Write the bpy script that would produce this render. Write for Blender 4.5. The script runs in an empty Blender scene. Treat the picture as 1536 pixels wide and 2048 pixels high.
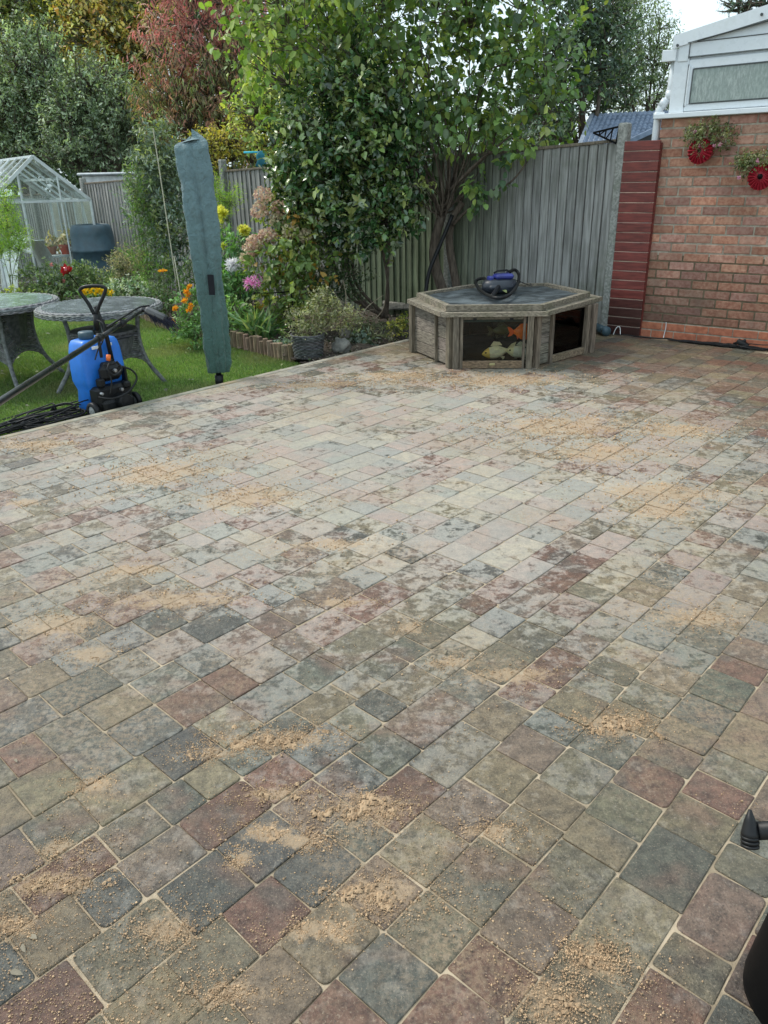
import bpy, bmesh, math, random
import numpy as np
from mathutils import Vector, Matrix
from mathutils import noise as mnoise
R_ = random.Random(7)
scn = bpy.context.scene
COL = scn.collection
rad = math.radians
# ------------------------------------------------------------------ camera, sky, sun
F_PX, PITCH, ROLL, CAM_H = 1520.5, 0.41329, -0.021869, 1.5
YA, YW = 0.750327, 0.66569
_F = np.array([0, math.cos(PITCH), -math.sin(PITCH)]); _R = np.array([1., 0, 0]); _U = np.cross(_R, _F)
_R, _U = math.cos(ROLL)*_R + math.sin(ROLL)*_U, -math.sin(ROLL)*_R + math.cos(ROLL)*_U
cam = bpy.data.objects.new('camera', bpy.data.cameras.new('camera')); COL.objects.link(cam)
cam.matrix_world = Matrix(((_R[0], _U[0], -_F[0], 0), (_R[1], _U[1], -_F[1], 0), (_R[2], _U[2], -_F[2], CAM_H), (0, 0, 0, 1)))
cam.data.sensor_fit = 'HORIZONTAL'; cam.data.sensor_width = 36; cam.data.lens = 36*F_PX/1536
cam.data.clip_end = 500; cam.data.clip_start = 0.02
scn.camera = cam
SUN_EL, SUN_AZ = rad(52), rad(-62)      # azimuth from +Y, clockwise: light comes from the left, a little ahead
world = bpy.data.worlds.new('World'); scn.world = world; world.use_nodes = True
wn = world.node_tree; wn.nodes.clear()
wo = wn.nodes.new('ShaderNodeOutputWorld'); bg = wn.nodes.new('ShaderNodeBackground')
sky = wn.nodes.new('ShaderNodeTexSky'); sky.sky_type = 'NISHITA'; sky.sun_disc = False
sky.sun_elevation = SUN_EL; sky.sun_rotation = SUN_AZ; sky.dust_density = 3; sky.air_density = 1.2
tcw = wn.nodes.new('ShaderNodeTexCoord'); nz = wn.nodes.new('ShaderNodeTexNoise'); nz.inputs['Scale'].default_value = 2.2; nz.inputs['Detail'].default_value = 5
rmp = wn.nodes.new('ShaderNodeMapRange'); rmp.inputs['From Min'].default_value = .35; rmp.inputs['From Max'].default_value = .7
rmp.inputs['To Min'].default_value = .62; rmp.inputs['To Max'].default_value = .95
mx = wn.nodes.new('ShaderNodeMix'); mx.data_type = 'RGBA'
mx.inputs['B'].default_value = (5.9, 7.1, 7.7, 1)
wn.links.new(tcw.outputs['Generated'], nz.inputs['Vector']); wn.links.new(nz.outputs['Fac'], rmp.inputs['Value'])
wn.links.new(rmp.outputs['Result'], mx.inputs['Factor']); wn.links.new(sky.outputs['Color'], mx.inputs['A'])
wn.links.new(mx.outputs['Result'], bg.inputs['Color']); bg.inputs['Strength'].default_value = .11
wn.links.new(bg.outputs['Background'], wo.inputs['Surface'])
sl = bpy.data.lights.new('sun', 'SUN'); sl.energy = 1.5; sl.angle = rad(14); sl.color = (1, .95, .87)
so = bpy.data.objects.new('sun', sl); COL.objects.link(so)
sd = Vector((math.sin(SUN_AZ)*math.cos(SUN_EL), math.cos(SUN_AZ)*math.cos(SUN_EL), math.sin(SUN_EL)))
so.rotation_euler = sd.to_track_quat('Z', 'Y').to_euler()
scn.view_settings.view_transform = 'Standard'; scn.view_settings.look = 'None'
scn.view_settings.exposure = 0.8; scn.view_settings.gamma = 1
scn.render.resolution_x = 768; scn.render.resolution_y = 1024
scn.render.engine = 'CYCLES'
scn.cycles.max_bounces = 8; scn.cycles.transparent_max_bounces = 16

# ------------------------------------------------------------------ survey helpers (photo pixel -> place in the world)
def ray(px, py): return _F + (px-768)/F_PX*_R - (py-1024)/F_PX*_U
def G(px, py, z=0.):
    d = ray(px, py); t = (z-CAM_H)/d[2]; return Vector((d[0]*t, d[1]*t, z))
def PY(px, py, Y):
    d = ray(px, py); t = Y/d[1]; return Vector((d[0]*t, Y, CAM_H+d[2]*t))
AV = Vector((math.sin(YA), math.cos(YA), 0)); BV = Vector((-math.cos(YA), math.sin(YA), 0))
def AB(a, b, z=0.): return AV*a + BV*b + Vector((0, 0, z))
WC = Vector((2.624, 7.680, 0)); WD = Vector((math.cos(YW), -math.sin(YW), 0)); WN = Vector((-math.sin(YW), -math.cos(YW), 0))
def WP(s, z, d=0.): return WC + WD*s + WN*d + Vector((0, 0, z))
P0 = Vector((2.34, 7.93, 0)); FA = rad(43); FD = Vector((-math.cos(FA), math.sin(FA), 0)); FN = Vector((-math.sin(FA), -math.cos(FA), 0))
def FP(t, z, d=0.): return P0 + FD*t + FN*d + Vector((0, 0, z))
def gz(x, y): return -.10 - .02*min(max(0, y-7.5), 25)

# ------------------------------------------------------------------ object helpers
def meta(o, label=None, cat=None, group=None, kind=None):
    if label: o['label'] = label
    if cat: o['category'] = cat
    if group: o['group'] = group
    if kind: o['kind'] = kind
    return o
def thing(name, label, cat, loc, group=None):
    o = bpy.data.objects.new(name, None); COL.objects.link(o); o.location = loc; o.empty_display_size = .1
    return meta(o, label, cat, group)
def _basis(d):
    d = d.normalized(); h = Vector((0, 0, 1)) if abs(d.z) < .9 else Vector((1, 0, 0))
    x = h.cross(d).normalized(); return x, d.cross(x)
class MB:
    def __init__(s): s.v = []; s.f = []; s.c = []
    def add(s, vs, fs, col=(1, 1, 1)):
        n = len(s.v); s.v += [tuple(v) for v in vs]; s.f += [tuple(i+n for i in f) for f in fs]; s.c += [col]*len(fs)
    def box(s, c, size, m=None, col=(1, 1, 1), b=0.):
        hx, hy, hz = size[0]/2, size[1]/2, size[2]/2; c = Vector(c); m = m or Matrix.Identity(3); b = min(b, hx*.9, hy*.9, hz*.9)
        if b <= 0:
            vs = [c + m @ Vector((x*hx, y*hy, z*hz)) for x in (-1, 1) for y in (-1, 1) for z in (-1, 1)]
            return s.add(vs, [(0, 1, 3, 2), (4, 6, 7, 5), (0, 4, 5, 1), (2, 3, 7, 6), (0, 2, 6, 4), (1, 5, 7, 3)], col)
        vs = []; idx = {}
        for x in (-1, 1):
            for y in (-1, 1):
                for z in (-1, 1):
                    for k, p in enumerate(((x*hx, y*(hy-b), z*(hz-b)), (x*(hx-b), y*hy, z*(hz-b)), (x*(hx-b), y*(hy-b), z*hz))):
                        idx[(x, y, z, k)] = len(vs); vs.append(c + m @ Vector(p))
        I = lambda x, y, z, k: idx[(x, y, z, k)]
        fs = []
        q = ((-1, -1), (1, -1), (1, 1), (-1, 1))
        for g in (-1, 1):
            fs.append([I(g, y, z, 0) for y, z in q]); fs.append([I(x, g, z, 1) for x, z in q]); fs.append([I(x, y, g, 2) for x, y in q])
            for h in (-1, 1):
                fs.append([I(g, h, -1, 0), I(g, h, 1, 0), I(g, h, 1, 1), I(g, h, -1, 1)])
                fs.append([I(g, -1, h, 0), I(g, 1, h, 0), I(g, 1, h, 2), I(g, -1, h, 2)])
                fs.append([I(-1, g, h, 1), I(1, g, h, 1), I(1, g, h, 2), I(-1, g, h, 2)])
                for k in (-1, 1): fs.append([I(g, h, k, 0), I(g, h, k, 1), I(g, h, k, 2)])
        s.add(vs, fs, col)
    def beam(s, p1, p2, w, h, up=(0, 0, 1), col=(1, 1, 1), b=0.):
        p1 = Vector(p1); p2 = Vector(p2); d = (p2-p1); L = d.length; d.normalize(); up = Vector(up)
        y = up.cross(d)
        if y.length < 1e-4: y = Vector((1, 0, 0)).cross(d)
        y.normalize(); z = d.cross(y)
        m = Matrix((d, y, z)).transposed(); s.box((p1+p2)/2, (L, w, h), m, col, b)
    def tube(s, pts, r, n=8, col=(1, 1, 1), cap=True):
        pts = [Vector(p) for p in pts]; k = len(pts)
        if not hasattr(r, '__len__'): r = [r]*k
        d0 = (pts[1]-pts[0]); x, y = _basis(d0); vs = []; fs = []
        for i, p in enumerate(pts):
            d = (pts[min(i+1, k-1)]-pts[max(i-1, 0)])
            if d.length > 1e-9: d.normalize(); x = (x - d*x.dot(d)).normalized(); y = d.cross(x)
            for j in range(n):
                a = 2*math.pi*j/n; vs.append(p + (x*math.cos(a)+y*math.sin(a))*r[i])
        for i in range(k-1):
            for j in range(n):
                fs.append((i*n+j, i*n+(j+1) % n, (i+1)*n+(j+1) % n, (i+1)*n+j))
        if cap: fs.append(tuple(range(n-1, -1, -1))); fs.append(tuple((k-1)*n+j for j in range(n)))
        s.add(vs, fs, col)
    def lathe(s, prof, c, n=24, m=None, col=(1, 1, 1), fn=None):
        c = Vector(c); m = m or Matrix.Identity(3); vs = []; fs = []
        for i, (r, z) in enumerate(prof):
            for j in range(n):
                a = 2*math.pi*j/n; rr = max(r, 1e-4) * (fn(a, i) if fn else 1)
                vs.append(c + m @ Vector((rr*math.cos(a), rr*math.sin(a), z)))
        for i in range(len(prof)-1):
            for j in range(n): fs.append((i*n+j, i*n+(j+1) % n, (i+1)*n+(j+1) % n, (i+1)*n+j))
        s.add(vs, fs, col)
    def prism(s, poly, off, col=(1, 1, 1)):
        off = Vector(off); n = len(poly); vs = [Vector(p) for p in poly] + [Vector(p)+off for p in poly]
        s.add(vs, [tuple(range(n)), tuple(range(2*n-1, n-1, -1))] + [(i, (i+1) % n, n+(i+1) % n, n+i) for i in range(n)], col)
    def grid(s, fn, nu, nv, col=(1, 1, 1)):
        vs = [fn(i/nu, j/nv) for i in range(nu+1) for j in range(nv+1)]
        s.add(vs, [(i*(nv+1)+j, (i+1)*(nv+1)+j, (i+1)*(nv+1)+j+1, i*(nv+1)+j+1) for i in range(nu) for j in range(nv)], col)
    def build(s, name, mat, parent=None, loc=None, smooth=False, recalc=True):
        org = Vector(loc) if loc is not None else Vector((0, 0, 0))
        if parent is not None:
            org = Vector(parent.location)
            if parent.parent is not None: org = org + Vector(parent.parent.location)
        me = bpy.data.meshes.new(name)
        me.from_pydata([(v[0]-org.x, v[1]-org.y, v[2]-org.z) for v in s.v], [], s.f)
        if recalc:
            bm = bmesh.new(); bm.from_mesh(me); bmesh.ops.recalc_face_normals(bm, faces=bm.faces); bm.to_mesh(me); bm.free()
        at = me.color_attributes.new('Col', 'FLOAT_COLOR', 'CORNER')
        cnt = np.array([len(f) for f in s.f]); cc = np.ones((int(cnt.sum()), 4), np.float32)
        ca = np.array(s.c, np.float32); cc[:, :ca.shape[1]] = np.repeat(ca, cnt, axis=0)
        at.data.foreach_set('color', cc.ravel())
        if smooth: me.shade_smooth()
        me.materials.append(mat)
        o = bpy.data.objects.new(name, me); COL.objects.link(o)
        if parent is not None: o.parent = parent
        else: o.location = org
        return o
def jit(c, v=.12, r=R_):
    k = 1 + r.uniform(-v, v); return tuple(min(4, max(0, x*k*(1+r.uniform(-v*.25, v*.25)))) for x in c)

# ------------------------------------------------------------------ materials
def nt(name):
    m = bpy.data.materials.new(name); m.use_nodes = True; t = m.node_tree; t.nodes.clear()
    o = t.nodes.new('ShaderNodeOutputMaterial'); return m, t, o
def N(t, ty, **kw):
    n = t.nodes.new(ty)
    for k, v in kw.items():
        if k in n.inputs: n.inputs[k].default_value = v
        else: setattr(n, k, v)
    return n
def mixc(t, fac, a, b, mode='MIX'):
    n = t.nodes.new('ShaderNodeMix'); n.data_type = 'RGBA'; n.blend_type = mode
    for k, v in (('Factor', fac), ('A', a), ('B', b)):
        if hasattr(v, 'links'): t.links.new(v, n.inputs[k])
        else: n.inputs[k].default_value = v if k == 'Factor' else (*v[:3], 1)
    return n.outputs['Result']
def noise(t, vec, scale, detail=4, rough=.55, dist=0.):
    n = N(t, 'ShaderNodeTexNoise', Scale=scale, Detail=detail, Roughness=rough, Distortion=dist); t.links.new(vec, n.inputs['Vector']); return n.outputs['Fac']
def ramp(t, v, a, b, lo=0., hi=1.):
    n = N(t, 'ShaderNodeMapRange'); n.interpolation_type = 'SMOOTHSTEP'
    n.inputs['From Min'].default_value = a; n.inputs['From Max'].default_value = b; n.inputs['To Min'].default_value = lo; n.inputs['To Max'].default_value = hi
    t.links.new(v, n.inputs['Value']); return n.outputs['Result']
def mth(t, op, a, b=None):
    n = t.nodes.new('ShaderNodeMath'); n.operation = op
    for i, v in enumerate((a, b)):
        if v is None: continue
        if hasattr(v, 'links'): t.links.new(v, n.inputs[i])
        else: n.inputs[i].default_value = v
    return n.outputs[0]
def coords(t, stretch=(1, 1, 1), kind='Object'):
    tc = t.nodes.new('ShaderNodeTexCoord'); mp = t.nodes.new('ShaderNodeMapping'); mp.inputs['Scale'].default_value = stretch
    t.links.new(tc.outputs[kind], mp.inputs['Vector']); return mp.outputs['Vector']
def bumpn(t, h, strength, dist=.01):
    n = N(t, 'ShaderNodeBump', Strength=strength, Distance=dist); t.links.new(h, n.inputs['Height']); return n.outputs['Normal']
def M(name, base, rough=.6, c2=None, var=.18, scale=9., stretch=(1, 1, 1), bump=.25, bscale=60., bdist=.004, metal=0., spec=.5, dirt=None, dirtamt=.5, dscale=3., coat=0., detail=6, contrast=(.3, .7)):
    m, t, o = nt(name); b = N(t, 'ShaderNodeBsdfPrincipled', Roughness=rough, Metallic=metal)
    b.inputs['Specular IOR Level'].default_value = spec; b.inputs['Coat Weight'].default_value = coat
    v = coords(t, stretch); n1 = noise(t, v, scale, detail)
    lo = tuple(x*(1-var) for x in base); hi = c2 or tuple(min(1, x*(1+var)) for x in base)
    c = mixc(t, ramp(t, n1, *contrast), lo, hi)
    if dirt:
        vd = coords(t); c = mixc(t, ramp(t, noise(t, vd, dscale, 7, .65), .45, .75, 0, dirtamt), c, dirt)
    at = N(t, 'ShaderNodeAttribute', attribute_name='Col')
    c = mixc(t, 1., c, at.outputs['Color'], 'MULTIPLY')
    t.links.new(c, b.inputs['Base Color'])
    t.links.new(ramp(t, n1, .2, .8, max(0, rough-.08), min(1, rough+.1)), b.inputs['Roughness'])
    if bump: t.links.new(bumpn(t, noise(t, v, bscale, 5), bump, bdist), b.inputs['Normal'])
    t.links.new(b.outputs[0], o.inputs['Surface']); return m
def leafmat(name, rough=.45, trans=.3, tint=(1.15, 1.25, .5), spec=.5, edge=None):
    m, t, o = nt(name); b = N(t, 'ShaderNodeBsdfPrincipled', Roughness=rough); b.inputs['Specular IOR Level'].default_value = spec
    at = N(t, 'ShaderNodeAttribute', attribute_name='Col'); c = at.outputs['Color']
    n1 = noise(t, coords(t), 30, 3); c = mixc(t, 1., c, mixc(t, n1, (.7, .7, .7), (1.25, 1.25, 1.25)), 'MULTIPLY')
    t.links.new(c, b.inputs['Base Color']); tr = N(t, 'ShaderNodeBsdfTranslucent')
    t.links.new(mixc(t, 1., c, tint, 'MULTIPLY'), tr.inputs['Color']); ms = N(t, 'ShaderNodeMixShader', Fac=trans)
    t.links.new(b.outputs[0], ms.inputs[1]); t.links.new(tr.outputs[0], ms.inputs[2]); t.links.new(ms.outputs[0], o.inputs['Surface']); return m
def glassmat(name, tint=(.85, .92, .9), rough=.05, alpha=.85, dirt=.15, gc=.92):
    m, t, o = nt(name); tr = N(t, 'ShaderNodeBsdfTransparent'); tr.inputs['Color'].default_value = (*tint, 1)
    g = N(t, 'ShaderNodeBsdfGlossy', Roughness=rough); g.inputs['Color'].default_value = (gc, gc, gc, 1)
    fr = N(t, 'ShaderNodeFresnel', IOR=1.5); ms = N(t, 'ShaderNodeMixShader'); t.links.new(mth(t, 'MAXIMUM', fr.outputs[0], 1-alpha if alpha < 1 else .0), ms.inputs[0])
    t.links.new(tr.outputs[0], ms.inputs[1]); t.links.new(g.outputs[0], ms.inputs[2])
    df = N(t, 'ShaderNodeBsdfDiffuse'); df.inputs['Color'].default_value = (.5, .52, .47, 1); m2 = N(t, 'ShaderNodeMixShader')
    t.links.new(ramp(t, noise(t, coords(t), 6, 6, .65), .4, .75, dirt*.3, dirt*1.6), m2.inputs[0])
    t.links.new(ms.outputs[0], m2.inputs[1]); t.links.new(df.outputs[0], m2.inputs[2]); t.links.new(m2.outputs[0], o.inputs['Surface']); return m

MT = dict(
 soil=M('soil', (.035, .026, .02), .9, (.085, .065, .05), scale=25, bump=.9, bscale=40, bdist=.02),
 earth=M('earth', (.05, .07, .025), .95, (.07, .06, .035), scale=1.5),
 lawn=M('lawn_soil', (.07, .13, .03), .95, (.12, .20, .05), scale=5, bump=.8, bscale=90, bdist=.01),
 blade=leafmat('grass_blade', .6, .3),
 joint=M('joint_sand', (.30, .235, .155), .95, (.50, .40, .28), scale=11, bump=.8, bscale=300, bdist=.003),
 sand=M('spread_sand', (.36, .235, .135), .95, (.47, .325, .195), scale=40, bump=.7, bscale=400, bdist=.003),
 featherboard=M('feather_board', (.225, .22, .205), .82, (.385, .38, .36), scale=5, stretch=(7, 7, .5), bump=.5, bscale=30, dirt=(.085, .10, .055), dirtamt=.75, dscale=1.3),
 concrete=M('concrete', (.22, .225, .205), .92, (.38, .38, .35), scale=45, bump=.8, bscale=70, bdist=.006, dirt=(.12, .14, .09), dirtamt=.6, dscale=5),
 redwood=M('red_stain', (.14, .024, .018), .5, (.22, .045, .034), scale=6, stretch=(1.2, 1.2, 14), bump=.35, bscale=25, dirt=(.07, .02, .016), dirtamt=.55, dscale=4),
 greywood=M('grey_wood', (.11, .092, .07), .85, (.29, .255, .205), scale=7, stretch=(2, 2, 16), bump=.6, bscale=20, dirt=(.11, .10, .075), dirtamt=.7, dscale=5),
 postwood=M('post_wood', (.095, .075, .052), .85, (.26, .215, .16), scale=7, stretch=(16, 16, 1.2), bump=.6, bscale=20, dirt=(.09, .08, .06), dirtamt=.6, dscale=5),
 rimwood=M('rim_wood', (.12, .10, .072), .85, (.32, .275, .21), scale=12, stretch=(3, 3, 10), bump=.6, bscale=30, dirt=(.11, .11, .06), dirtamt=.7, dscale=7),
 brick=M('brick', (.41, .18, .12), .88, (.54, .31, .225), scale=32, bump=1., bscale=90, bdist=.005, dirt=(.20, .13, .095), dirtamt=.6, dscale=4),
 plinth=M('plinth_brick', (.40, .125, .065), .8, (.50, .18, .10), scale=20, bump=.4, bscale=90, dirt=(.25, .12, .08), dirtamt=.4, dscale=4),
 mortar=M('mortar', (.30, .26, .20), .95, (.44, .39, .31), scale=20, bump=.7, bscale=120, bdist=.004, dirt=(.12, .10, .06), dirtamt=.7, dscale=3),
 upvc=M('white_upvc', (.72, .76, .79), .3, var=.05, bump=.03, dirt=(.45, .48, .46), dirtamt=.35, dscale=9),
 gasket=M('dark_gasket', (.06, .07, .07), .6),
 alu=M('aluminium', (.60, .64, .64), .45, var=.12, metal=.15, bump=.1),
 blackpl=M('black_plastic', (.009, .0095, .0105), .45, var=.2, spec=.3, bump=.15, dirt=(.035, .032, .028), dirtamt=.3, dscale=12),
 blackmt=M('black_metal', (.003, .003, .0035), .55, var=.2, bump=.1, spec=.12),
 blue=M('blue_plastic', (.02, .17, .62), .38, var=.12, bump=.08, dirt=(.05, .13, .30), dirtamt=.3, dscale=14),
 steel=M('dull_steel', (.45, .46, .47), .35, metal=.8, bump=.05),
 orange=M('orange_plastic', (.75, .17, .03), .4, bump=.05),
 whiteplain=M('white_plain', (.7, .72, .72), .5, bump=.05),
 carbon=M('pole_carbon', (.010, .011, .012), .3, bump=.05, spec=.4),
 bristle=M('bristles', (.012, .014, .03), .7, bump=.1),
 rattan=M('rattan', (.10, .105, .105), .55, (.23, .235, .23), scale=30, bump=.5, bscale=120),
 darkrattan=M('dark_rattan', (.06, .06, .065), .6, (.13, .13, .135), scale=30, bump=.4, bscale=120),
 compost=M('compost_plastic', (.045, .088, .115), .42, var=.2, bump=.15, dirt=(.08, .10, .09), dirtamt=.3, dscale=5),
 bark=M('bark', (.075, .055, .04), .9, (.16, .125, .095), scale=12, stretch=(3, 3, .7), bump=.9, bscale=30, bdist=.01),
 stem=M('green_stem', (.10, .14, .05), .7, (.16, .17, .08), bump=.1),
 drystem=M('dry_twig', (.22, .17, .12), .85, (.34, .28, .2), bump=.3),
 cane=M('bamboo_cane', (.55, .50, .38), .6, bump=.1),
 log=M('edging_log', (.13, .095, .06), .85, (.27, .20, .13), scale=8, stretch=(9, 9, 1.2), bump=.7, bscale=30, dirt=(.06, .055, .03), dirtamt=.5, dscale=6),
 kerb=M('edge_board', (.23, .215, .18), .9, (.36, .335, .27), scale=9, bump=.5, bscale=60, dirt=(.38, .27, .16), dirtamt=.7, dscale=4),
 stone=M('garden_stone', (.12, .12, .11), .9, (.24, .23, .2), scale=9, bump=.9, bscale=25, bdist=.02),
 leaf=leafmat('leaf_soft', .5, .36), gloss=leafmat('leaf_gloss', .24, .14, spec=.9), petal=leafmat('petal', .6, .45, (1, 1, 1)),
 planter=M('planter_red', (.26, .010, .022), .4, (.36, .02, .035), scale=20, bump=.1),
 tile=M('blue_tile', (.13, .175, .25), .45, (.19, .24, .33), scale=6, bump=.2),
 liner=M('pond_liner', (.004, .006, .006), .8, bump=.2),
 glasspane=glassmat('greenhouse_glass', (.90, .95, .94), .08, .92, .14),
 tankglass=glassmat('tank_glass', (.93, .94, .90), .02, 1., .0, gc=.35),
)

# ------------------------------------------------------------------ foliage builder
def leafmesh(name, mat, pos, dirs, nrm, length, width, cols, parent=None, loc=None, curl=.15):
    pos = np.asarray(pos, float); n = len(pos); dirs = dirs/np.linalg.norm(dirs, axis=1)[:, None]
    side = np.cross(dirs, nrm); side /= np.linalg.norm(side, axis=1)[:, None]+1e-9; up = np.cross(side, dirs)
    L = np.asarray(length).reshape(-1, 1)*np.ones((n, 1)); Wd = np.asarray(width).reshape(-1, 1)*np.ones((n, 1))
    base = pos; tip = pos+dirs*L-up*L*curl
    def q(u, w, h): return pos+dirs*L*u+side*L*Wd*w+up*L*h
    vs = np.stack([base, q(.3, .5, .10), q(.68, .42, .07-curl*.4), tip, q(.68, -.42, .07-curl*.4), q(.3, -.5, .10), q(.5, 0, -.01)], 1)
    org = np.zeros(3) if loc is None else np.array(loc[:])
    if parent is not None: org = np.array(parent.location[:])
    vs = (vs.reshape(-1, 3)-org)
    fi = np.array([[0, 6, 2, 1], [6, 3, 2, 2], [0, 5, 4, 6], [6, 4, 3, 3]])
    quads = np.array([[0, 6, 2, 1], [0, 5, 4, 6]]); tris = np.array([[6, 3, 2], [6, 4, 3]])
    off = (np.arange(n)*7)[:, None]
    loops = np.concatenate([(quads.reshape(1, 8)+off), (tris.reshape(1, 6)+off)], 1).ravel()
    tot = np.tile([4, 4, 3, 3], n); st = np.concatenate([[0], np.cumsum(tot)[:-1]])
    me = bpy.data.meshes.new(name); me.vertices.add(n*7); me.vertices.foreach_set('co', vs.ravel())
    me.loops.add(len(loops)); me.loops.foreach_set('vertex_index', loops.astype(np.int32))
    me.polygons.add(4*n); me.polygons.foreach_set('loop_start', st.astype(np.int32)); me.polygons.foreach_set('loop_total', tot.astype(np.int32))
    me.update(calc_edges=True)
    at = me.color_attributes.new('Col', 'FLOAT_COLOR', 'CORNER'); c4 = np.ones((n, 4), np.float32); c4[:, :3] = cols
    at.data.foreach_set('color', np.repeat(c4, 14, axis=0).ravel()); me.shade_smooth(); me.materials.append(mat)
    o = bpy.data.objects.new(name, me); COL.objects.link(o)
    if parent is not None: o.parent = parent
    elif loc is not None: o.location = loc
    return o
def unit(a): return a/(np.linalg.norm(a, axis=1)[:, None]+1e-9)
def crown(blobs, ntw, rs, inner=.35):
    wt = np.array([(b[1][0]*b[1][1]*b[1][2])**.6 for b in blobs]); wt /= wt.sum()
    k = rs.choice(len(blobs), ntw, p=wt); d = unit(rs.normal(size=(ntw, 3))); r = inner+(1-inner)*rs.rand(ntw)**.55
    lump = 1+.22*np.sin(d[:, 0]*5+k)*np.cos(d[:, 2]*6+k*2)+rs.normal(0, .06, ntw)
    C = np.array([b[0][:] for b in blobs]); Rr = np.array([b[1] for b in blobs])
    p = C[k]+d*Rr[k]*(r*lump)[:, None]; return p, d, k
def foliage(name, mat, blobs, ntw, per, tlen, leaf, lw, pal, parent, seed, droop=.2, out=.7, upb=.4, inner=.35, curl=.15, clumpv=.35, sag=0., zmin=None, pals=None, gain=1.6):
    """twigs spread through the blobs, leaves set along every twig; returns twig starts"""
    rs = np.random.RandomState(seed); p, d, kb = crown(blobs, ntw, rs, inner)
    if zmin is not None: keep = p[:, 2] > zmin; p = p[keep]; d = d[keep]; kb = kb[keep]; ntw = len(p)
    td = unit(d*out+rs.normal(0, .5, (ntw, 3))+np.array([0, 0, upb])); n = ntw*per
    s = np.tile(np.linspace(.05, 1, per), ntw)[:, None]; P = np.repeat(p, per, 0); T = np.repeat(td, per, 0)
    pos = P+T*tlen*s+rs.normal(0, tlen*.08, (n, 3))-np.array([0, 0, 1])*sag*tlen*s*s
    ld = unit(T*.5+unit(rs.normal(size=(n, 3)))*.9-np.array([0, 0, droop])); nr = unit(rs.normal(0, .45, (n, 3))+np.array([0, 0, 1])+np.repeat(d, per, 0)*.5)
    pal = np.array(pal); tc = rs.randint(0, len(pal), ntw); c = pal[tc]*(1+rs.uniform(-clumpv, clumpv, (ntw, 1)))
    if pals is not None:
        c = np.array([pals[kb[i] % len(pals)][tc[i] % len(pals[kb[i] % len(pals)])] for i in range(ntw)])*(1+rs.uniform(-clumpv, clumpv, (ntw, 1)))
    c = np.repeat(c, per, 0)*(1+rs.uniform(-.22, .22, (n, 1))); sw = rs.rand(n) < .12; c[sw] = pal[rs.randint(0, len(pal), sw.sum())]
    L = leaf*rs.uniform(.45, 1.35, n)
    leafmesh(name, mat, pos, ld, nr, L, lw*rs.uniform(.8, 1.2, n), np.clip(c*gain, 0, .8), parent, None, curl)
    return p, td, tlen
def curve(p, q, k=6, bend=.1, r=R_):
    p = Vector(p); q = Vector(q); d = q-p; j = Vector((r.uniform(-1, 1), r.uniform(-1, 1), r.uniform(-.3, .6)))*bend*d.length
    return [p+d*(i/k)+j*math.sin(math.pi*i/k) for i in range(k+1)]
def branches(name, mat, mains, tw, parent, r0=.03, maxtw=500, seed=1, rt=.004, n=5):
    """mains: list of (points, r_start, r_end); thin twigs grow from the nearest main to each twig start"""
    mb = MB(); r = random.Random(seed); nodes = []
    for pts, ra, rb in mains:
        k = len(pts); mb.tube(pts, [ra+(rb-ra)*i/(k-1) for i in range(k)], 9 if ra > .03 else 6)
        nodes += [Vector(p) for p in pts[k//3:]]
    if tw is not None and nodes:
        p, td, tl = tw; idx = list(range(len(p))); r.shuffle(idx); na = np.array([v[:] for v in nodes])
        for i in idx[:maxtw]:
            q = p[i]; dd = np.linalg.norm(na-q, axis=1)+np.maximum(0, na[:, 2]-q[2])*1.5; j = int(dd.argmin()); a = nodes[j]; e = Vector(q)+Vector(td[i])*tl*.9
            c = curve(a, Vector(q), 4, .1, r)+[e]
            mb.tube(c, [rt*2, rt*1.8, rt*1.5, rt*1.2, rt, rt*.6], 4, cap=False)
    return mb.build(name, mat, parent, smooth=True, recalc=False)

# ------------------------------------------------------------------ ground, lawn, bed
mb = MB(); nx = 60
def gpt(u, v):
    x = -120+240*(.5+.5*math.copysign(abs(2*u-1)**2.2, 2*u-1)); y = -40+240*v**1.8
    return (x, y, gz(x, y)-.05 if y > 2 else -.15)
mb.grid(gpt, 60, 60); meta(mb.build('ground', MT['earth'], loc=(0, 0, 0)), kind='structure')
# front of the flower bed = line of the log edging, seen along the lawn
LOGLINE = [G(262, 622, -.14), G(300, 640, -.13), G(350, 662, -.11), G(455, 690, -.10), G(520, 708, -.10), G(592, 727, -.10)]
LOGLINE = [Vector((-6.2, 11.6, gz(-6.2, 11.6))), Vector((-4.4, 10.9, gz(-4.4, 10.9)))]+LOGLINE
E0, E1 = AB(-3.5, 5.06), AB(4.75, 5.06)
lawnp = [AB(-6, 5.12), AB(4.62, 5.12)] + LOGLINE[::-1] + [Vector((-14, 15, 0)), Vector((-16, 2, 0))]
def inpoly(x, y, poly):
    c = False; n = len(poly)
    for i in range(n):
        a, b = poly[i], poly[(i+1) % n]
        if (a[1] > y) != (b[1] > y) and x < (b[0]-a[0])*(y-a[1])/(b[1]-a[1])+a[0]: c = not c
    return c
bm = bmesh.new(); vs = [bm.verts.new((p[0], p[1], 0)) for p in lawnp]; f = bm.faces.new(vs); bmesh.ops.triangulate(bm, faces=[f])
bmesh.ops.subdivide_edges(bm, edges=bm.edges, cuts=5, use_grid_fill=True); me = bpy.data.meshes.new('lawn')
for v in bm.verts: v.co.z = gz(v.co.x, v.co.y)-.004
bmesh.ops.recalc_face_normals(bm, faces=bm.faces); bm.to_mesh(me); bm.free()
at = me.color_attributes.new('Col', 'FLOAT_COLOR', 'CORNER'); at.data.foreach_set('color', np.ones(len(me.loops)*4, np.float32))
me.materials.append(MT['lawn']); lawn = bpy.data.objects.new('lawn', me); COL.objects.link(lawn); meta(lawn, kind='structure')
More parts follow.
